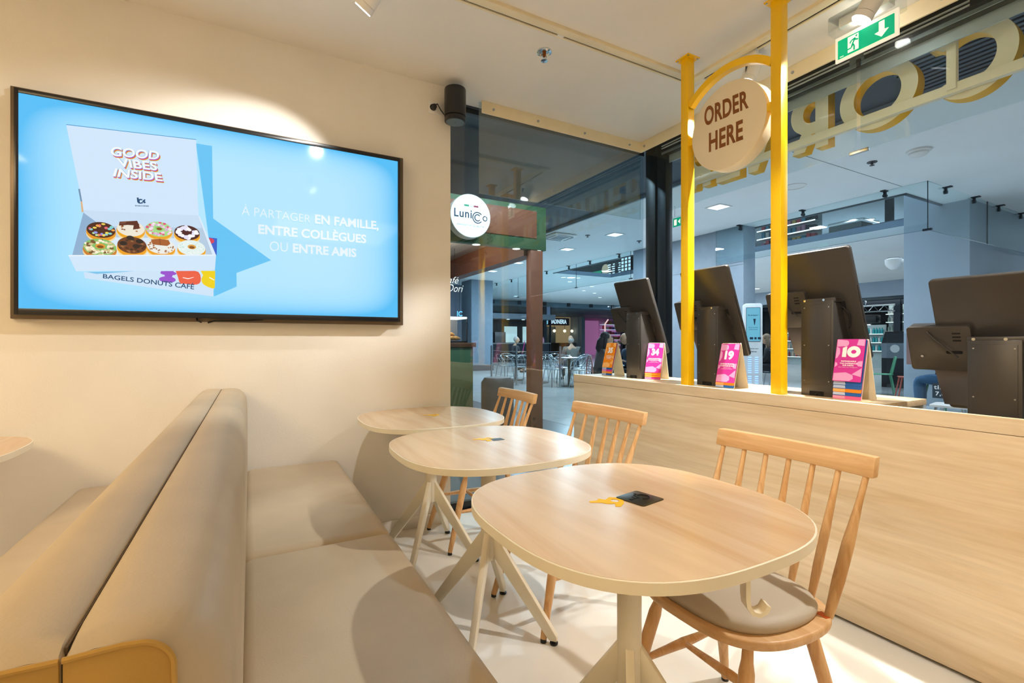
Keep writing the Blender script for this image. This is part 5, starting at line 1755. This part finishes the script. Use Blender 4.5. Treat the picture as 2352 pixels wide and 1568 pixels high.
G().bar((0, 0, 0.45), (0.14, 0, 1.2), 0.02, 0.36, up=(0, 1, 0)).done('panel_board', mat('card_P', '#d9429a', 0.4), pb)
G().box(-0.15, 0.15, -0.12, 0.12, 0, 0.46).done('stand', M_BLK, pb)


def far_shop(nm, label, x0, x1, y, z1, wallm, cat='shop'):
    s = thing(nm, label, cat, ((x0 + x1) / 2, y, 0))
    h = (x1 - x0) / 2
    G().box(-h, h, 1.2, 1.3, 0, z1).done('back_wall', wallm, s)
    G().box(-h - 0.1, -h, 0, 1.3, 0, z1).done('pier', M_NAVY, s)
    G().box(h, h + 0.1, 0, 1.3, 0, z1).done('pier', M_MWALL, s)
    return s


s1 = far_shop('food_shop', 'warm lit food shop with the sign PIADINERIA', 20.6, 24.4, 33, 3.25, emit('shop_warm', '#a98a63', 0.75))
G().box(-1.9, 0.9, -0.1, 0.1, 2.5, 3.1).done('sign_board', mat('sign_maroon', '#4a2a2c', 0.5), s1)
G().mesh(quad_map(text_mesh('PIADINERIA', 0.03), [(-1.05, -0.11, 2.98), (0.62, -0.11, 2.98), (0.62, -0.11, 2.62), (-1.05, -0.11, 2.62)])).done('sign_letters', emit('sign_white', '#dff2ff', 1.3), s1, smooth=False)
G().prism(rrect(-1.78, -1.22, 2.56, 3.04, 0.08), lambda u, v, d: (u, d, v), -0.115, -0.1).done('sign_emblem', emit('sign_cyan', '#9fdcf5', 1.0), s1)
for x in (-0.2, 0.85, 1.6):
    o = G().ball((x, 0.5, 2.05), 0.13, (1, 1, 1), 12, 8).done('lamp_globe', emit('bulb_warm', '#ffe9c4', 2.2), s1)
    G().tube([(x, 0.5, 2.15), (x, 0.5, 3.2)], 0.015, 6).done('lamp_cord', M_BLK, o)
G().box(-1.0, 0.2, 0.9, 1.0, 0, 2.4).done('door_panel', mat('grey_board', '#b4b2ac', 0.6), s1)
G().box(-1.9, 1.9, 0.3, 0.8, 0, 1.05).done('shop_counter', mat('counter_brown', '#5a4636', 0.5), s1)
s2 = far_shop('sweet_shop', 'pink sweet shop with filled shelves', 24.8, 31.4, 33, 3.25, mat('shop_pink', '#d989b8', 0.5))
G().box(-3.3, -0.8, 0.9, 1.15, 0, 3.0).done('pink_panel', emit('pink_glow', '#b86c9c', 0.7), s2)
G().tube([(-0.65, 0.2, 0.2), (-0.65, 0.2, 2.7), (-0.3, 0.2, 3.1)], 0.06, 8).done('neon_tube', emit('neon_pink', '#ffc9c4', 1.4), s2)
G().box(1.2, 1.65, 0, 0.3, 0, 3.25).done('pier', M_NAVY, s2)
rr = random.Random(11)
for k in range(6):
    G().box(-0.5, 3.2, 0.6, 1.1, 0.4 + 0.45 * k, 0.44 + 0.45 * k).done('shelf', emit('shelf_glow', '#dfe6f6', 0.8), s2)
    g = None
    for j in range(11):
        o = G().box(-0.13, 0.13, -0.12, 0.12, 0, rr.uniform(0.2, 0.36)).done('sweet_bag', [mat('product_' + c[1:], c, 0.4) for c in ('#d94f56', '#c88ca2', '#d9b04e', '#8f6fc2', '#e6e3de')][rr.randrange(5)], smooth=False)
        o.location = (28.1 - 0.3 + 0.32 * j, 33.75, 0.44 + 0.45 * k)
        tag(o, 'bag of sweets on the shelves of the pink shop', 'sweets', 'sweet bags in the pink shop')
dk = thing('steel_column', 'dark steel column with louvred head before the warm lit shop', 'column', (16.0, 25.0, 0))
G().box(-0.2, 0.02, -0.1, 0.1, 0, 3.3).done('shaft', M_NAVY, dk)
G().box(0.3, 0.38, -0.05, 0.05, 0, 3.3).done('shaft', M_NAVY, dk)
G().box(0.02, 0.3, -0.06, 0.06, 2.5, 3.3).done('louvre_panel', mat('louvre_blue', '#8fa2c2', 0.5), dk)
pl = tag(G().box(24.45, 24.8, 32.6, 33.0, 0, 3.25).done('pillar', M_MWALL), 'slim white pier between the warm shop and the pink shop', 'pillar')

# ---------------------------------------------------------------- right: charging kiosk, cosmetics shop, chairs
ck = thing('charging_kiosk', 'white phone-charging kiosk with a blue screen between the yellow posts', 'kiosk', (8.55, 5.92, 0), math.radians(43))
G().prism(rrect(-0.165, 0.165, 0.0, 1.9, 0.05), lambda u, v, d: (d, u, v), 0, 0.2).done('cabinet', mat('kiosk_white', '#dfe6ea', 0.4), ck, bevel=0.008)
G().prism(rrect(-0.125, 0.125, 1.16, 1.82, 0.006), lambda u, v, d: (d, u, v), -0.006, 0.0).done('screen_bezel', M_BLK, ck)
o = G().prism(rrect(-0.119, 0.119, 1.168, 1.812, 0.004), lambda u, v, d: (d, u, v), -0.008, -0.006).done('screen', emit('charge_blue', '#69bede', 0.85, gloss=True), ck, smooth=False)
kq = lambda y0, y1, z0, z1, e=-0.009: [(e, y, z) for y, z in ((y0 + 0.03, z1), (y1 + 0.03, z1), (y1 + 0.03, z0), (y0 + 0.03, z0))]
_kq = lambda y0, y1, z0, z1, e=-0.009: [(e, y0, z1), (e, y1, z1), (e, y1, z0), (e, y0, z0)]
g = G()
g.mesh(quad_map(text_mesh('Plus de batterie ?', 0.02), kq(0.06, -0.12, 1.655, 1.685)))
g.mesh(quad_map(text_mesh('Batterie portable', 0.01), kq(0.05, -0.11, 1.42, 1.44)))
g.mesh(quad_map(text_mesh('en libre service', 0.01), kq(0.045, -0.105, 1.385, 1.405)))
for y0, y1 in ((0.06, 0.0), (-0.02, -0.06), (-0.08, -0.135)):
    g.poly([(-0.009, y0, 1.2), (-0.009, y1, 1.2), (-0.009, y1, 1.245), (-0.009, y0, 1.245)])
g.poly([(-0.009, 0.0, 1.6), (-0.009, -0.045, 1.6), (-0.009, -0.03, 1.48), (-0.009, -0.02, 1.48)])
g.done('screen_text', mat('ink_navy', '#12324e', 0.5), o, smooth=False, recalc=False)
g = G()
g.mesh(quad_map(text_mesh('Rechargez votre', 0.015), kq(0.06, -0.12, 1.005, 1.035, -0.001)))
g.mesh(quad_map(text_mesh('téléphone', 0.015), kq(0.03, -0.09, 0.945, 0.98, -0.001)))
g.done('print', M_BLK, ck, smooth=False, recalc=False)
for y in (0.06, -0.06):
    for blk in (0.55, 0.18):
        for k in range(8):
            G().box(-0.008, 0.0, y - 0.03, y + 0.03, blk + 0.042 * k, blk + 0.018 + 0.042 * k).done('battery_slot', emit('slot_blue', '#8fb6f0', 1.2), ck, smooth=False)

cs = thing('cosmetics_shop', 'dark cosmetics shop with lit shelves behind the tent card 10', 'shop', (24, 12.5, 0))
G().box(-1.6, -1.5, -6, 6, 2.98, 3.6).done('bulkhead', M_MWALL, cs)
G().box(-1.2, 3.0, -6, 6, 2.95, 3.0).done('shop_ceiling', mat('shop_ceiling_grey', '#5d6b72', 0.6), cs)
G().box(2.9, 3.0, -6, 6, 0, 3.0).done('back_wall', mat('shop_dark', '#23282c', 0.5), cs)
G().box(-0.1, 0.0, -6, 6, 2.75, 2.95).done('fascia', M_NAVY, cs)
for y in (-2.55, 3.6):
    G().box(-0.15, 0.05, y - 0.12, y + 0.12, 0, 2.95).done('pier', M_NAVY, cs)
G().box(-1.49, -1.3, -2.3, -1.4, 3.5, 3.6).done('light_bar', emit('led_white', '#f4fbff', 2.2), cs)
g = G()
g.mesh(quad_map(text_mesh('COSTE', 0.03), [(0.9, 0.2, 1.95), (0.9, -1.1, 1.95), (0.9, -1.1, 1.68), (0.9, 0.2, 1.68)]))
g.mesh(quad_map(text_mesh('Institut TeeStyle', 0.02), [(0.9, 0.3, 1.2), (0.9, -1.0, 1.2), (0.9, -1.0, 1.0), (0.9, 0.3, 1.0)]))
g.done('wall_lettering', MATS['menu_white'], cs, smooth=False, recalc=False)
G().box(0.92, 1.0, -1.15, 0.9, 0, 2.4).done('sign_wall', M_BLK, cs)
G().box(0.0, 0.1, -0.55, 0.5, 2.05, 2.75).done('grey_screen', mat('screen_grey', '#7b838b', 0.4), cs)
t = thing('video_truss', 'black projector on a silver truss in the cosmetics shop', 'projector', (23.6, 11.0, 2.2))
G().box(-0.2, 0.2, -0.5, 0.1, -0.25, 0.1).done('projector_body', M_BLK, t, bevel=0.04)
for z in (0.25, 0.5):
    G().tube([(0, -1.1, z), (0, 1.0, z)], 0.03, 8).done('truss_tube', M_CHROME, t)
g = G()
for k in range(10):
    g.tube([(0, -1.1 + 0.2 * k, 0.25 if k % 2 else 0.5), (0, -0.9 + 0.2 * k, 0.5 if k % 2 else 0.25)], 0.015, 6)
g.done('truss_brace', M_CHROME, t)
G().tube([(0, 0, 0.5), (0, 0, 0.75)], 0.03, 8).done('truss_hanger', M_CHROME, t)


def rack(label, x, y0, y1, zs, cols, n, hh, grp, prodlab):
    s = thing('shelf_unit', label, 'shelf', (x, (y0 + y1) / 2, 0))
    h = (y1 - y0) / 2
    G().box(0.25, 0.3, -h, h, 0, zs[-1] + 0.4).done('back_board', mat('rack_glow', '#b6c6c6', 0.5), s)
    for z in zs:
        G().box(0, 0.25, -h, h, z - 0.03, z).done('shelf', M_WHITE, s)
        G().box(-0.01, 0, -h, h, z - 0.03, z).done('shelf_light', emit('rack_led', '#dff4f0', 1.0), s)
    rr = random.Random(int(x * 10 + y0 * 7))
    ms_ = [mat('product_' + c[1:], c, 0.35) for c in cols]
    protos = []
    for m in ms_:
        o = G().lathe([(0.042, 0), (0.045, 0.01), (0.045, hh * 0.72), (0.02, hh * 0.8), (0.02, hh)], n=12).done('bottle', m)
        o.location = (x + 0.1, y0 + 0.1, zs[0])
        protos.append(o)
    used = set()
    for z in zs:
        for k in range(n):
            i = rr.randrange(len(protos))
            if i not in used:
                o = protos[i]
                used.add(i)
            else:
                o = protos[i].copy()
                COL.objects.link(o)
            o.location = (x + 0.1, y0 + 0.08 + (y1 - y0 - 0.16) * k / (n - 1), z)
            tag(o, prodlab, 'bottle', grp)
    for i, o in enumerate(protos):
        if i not in used:
            bpy.data.objects.remove(o)


rack('lit shelf unit with turquoise bottles in the cosmetics shop', 24.2, 10.6, 11.4, (0.75, 1.12, 1.5), ('#2aa7b0', '#dfe9ea', '#51b9bd'), 7, 0.26, 'turquoise bottles in the cosmetics shop', 'turquoise or white bottle on the cosmetics shelves')
rack('lit shelf unit with dark jars in the cosmetics shop', 24.2, 9.75, 10.5, (1.25, 1.6, 2.0, 2.35), ('#3a3a3e', '#8fa19a', '#c7cfca'), 6, 0.24, 'dark and clear jars in the cosmetics shop', 'dark or clear jar on the cosmetics shelves')
rack('lit shelf unit with red bottles seen between post and kiosk', 24.2, 14.0, 15.6, (0.4, 0.8, 1.2, 1.6), ('#b0533f', '#8f3f35', '#c9b59c', '#5f8a80'), 9, 0.28, 'red bottles in the cosmetics shop', 'reddish bottle on the cosmetics shelves')
area('cosmetics_light', (24.0, 12.0, 2.93), 1.0, 60, (0.85, 0.97, 1.0), sy=6)


def side_chair(label, x, y, rz, m):
    c = thing('bistro_chair', label, 'chair', (x, y, 0), rz, 'coloured metal chairs of the food court')
    G().prism(rrect(-0.2, 0.2, -0.2, 0.2, 0.05), XY, 0.44, 0.455).done('seat', m, c, bevel=0.003)
    G().tube([(-0.17, -0.18, 0.44), (-0.24, -0.18, 0.78), (-0.25, -0.14, 0.83), (-0.25, 0.14, 0.83), (-0.24, 0.18, 0.78), (-0.17, 0.18, 0.44)], 0.012, 8).done('back_frame', m, c)
    G().prism([(-0.06, 0.44), (0.06, 0.44), (0.08, 0.82), (-0.08, 0.82)], lambda u, v, d: (-0.17 - (v - 0.44) * 0.2 + d, u, v), -0.004, 0.004).done('back_splat', m, c)
    for sx_, sy in ((1, 1), (1, -1), (-1, 1), (-1, -1)):
        G().tube([(sx_ * 0.16, sy * 0.16, 0.44), (sx_ * 0.23, sy * 0.2, 0.0)], [0.016, 0.011], 8).done('leg', m, c)
    return c


MG = mat('chair_green', '#4f9a72', 0.4)
MR = mat('chair_red', '#b0523f', 0.4)
a = side_chair('green metal chair in profile right of tent card 10', 12.15, 5.36, math.radians(118), MG)
b = side_chair('red metal chair behind the green chair', 12.9, 6.2, math.radians(-60), MR)
dup(b, (11.6, 4.6, 0), math.radians(120), 'red metal chair left of the right kiosk')
dup(a, (10.3, 3.6, 0), math.radians(60), 'green metal chair hidden behind the right kiosk')
tt = thing('cafe_table_round', 'white food-court table between the red and green chairs', 'table', (12.2, 5.95, 0))
G().lathe([(0.36, 0.72), (0.37, 0.735), (0.37, 0.75), (0.02, 0.75)], n=28).done('table_top', M_WHITE, tt)
G().cyl((0, 0, 0.02), (0, 0, 0.73), 0.04, n=14).done('column', M_BLK, tt)
G().lathe([(0.25, 0.0), (0.25, 0.015), (0.06, 0.03)], n=20).done('base_plate', M_BLK, tt)
bs_ = thing('service_station', 'black service stand with a silver panel and round white emblem', 'stand', (14.2, 5.98, 0))
G().box(0, 0.5, -0.30, 0.28, 0, 1.12).done('cabinet', M_BLK, bs_, bevel=0.01)
G().prism([(0.0, 1.12), (0.5, 1.12), (0.5, 1.42), (0.2, 1.42)], lambda u, v, d: (u, d, v), -0.30, 0.28).done('slanted_top', M_BLK, bs_)
G().box(-0.012, 0.0, -0.29, 0.27, 0.74, 1.12).done('silver_panel', mat('silver_panel', '#8d959c', 0.4, 0.4), bs_)
G().lathe([(0.1, 0), (0.1, 0.004)], (-0.017, -0.02, 0.98), 24, Matrix.Rotation(PI / 2, 4, 'Y')).done('emblem', M_WHITE, bs_)
ga = thing('acrylic_screen', 'clear acrylic screen with a poster and price text left of the right kiosk', 'screen', (9.6, 3.7, 0))
G().box(-0.005, 0.005, -0.9, 0.45, 0.05, 1.3).done('acrylic_pane', G_CLEAR, ga, smooth=False)
G().box(-0.06, 0.06, -0.9, 0.45, 0, 0.06).done('foot_rail', M_STEEL, ga)
p_ = G().box(-0.012, -0.005, -0.25, 0.165, 0.78, 1.3).done('poster', mat('poster_mauve', '#8a6d68', 0.5, var=0.12, scale=4), ga)
G().lathe([(0.13, 0), (0.13, 0.002)], (-0.016, -0.13, 1.07), 28, Matrix.Rotation(PI / 2, 4, 'Y')).done('round_logo', NVY, p_)
G().lathe([(0.117, 0), (0.117, 0.002)], (-0.019, -0.13, 1.07), 28, Matrix.Rotation(PI / 2, 4, 'Y')).done('logo_field', M_WHITE, p_)
G().mesh(quad_map(text_mesh('L', 0.02), [(-0.0205, -0.07, 1.13), (-0.0205, -0.11, 1.13), (-0.0205, -0.11, 1.03), (-0.0205, -0.07, 1.03)])).done('logo_letter', NVY, p_, smooth=False)
G().tube([(-0.014, 0.09, 1.2), (-0.014, 0.07, 1.0), (-0.014, 0.04, 0.82)], 0.022, 8).done('cup_print', M_WHITE, p_)
lb = G().box(-0.012, -0.005, -0.52, -0.18, 0.26, 0.5).done('price_label', mat('label_navy', '#2f3a44', 0.4), ga)
g = G()
g.mesh(quad_map(text_mesh('tiMate', 0.02, 1.1), [(-0.0125, -0.2, 0.47), (-0.0125, -0.5, 0.47), (-0.0125, -0.5, 0.4), (-0.0125, -0.2, 0.4)]))
g.mesh(quad_map(text_mesh('7,60€', 0.02, 1.1), [(-0.0125, -0.22, 0.37), (-0.0125, -0.46, 0.37), (-0.0125, -0.46, 0.29), (-0.0125, -0.22, 0.29)]))
g.done('label_text', M_WHITE, lb, smooth=False, recalc=False)
wc = thing('white_chair', 'white moulded chair back glimpsed left of the right kiosk', 'chair', (7.0, 2.35, 0), math.radians(100))
G().prism(rrect(-0.2, 0.2, 0.42, 0.85, 0.08), lambda u, v, d: (-0.2 - (v - 0.42) * 0.3 + d, u, v), -0.015, 0.015).done('backrest', M_WHITE, wc, bevel=0.004)
G().prism(rrect(-0.21, 0.21, -0.2, 0.2, 0.06), XY, 0.42, 0.445).done('seat', M_WHITE, wc, bevel=0.004)
for sx_, sy in ((1, 1), (1, -1), (-1, 1), (-1, -1)):
    G().tube([(sx_ * 0.15, sy * 0.15, 0.42), (sx_ * 0.2, sy * 0.2, 0)], 0.014, 8).done('leg', M_STEEL, wc)

bpy.context.view_layer.update()
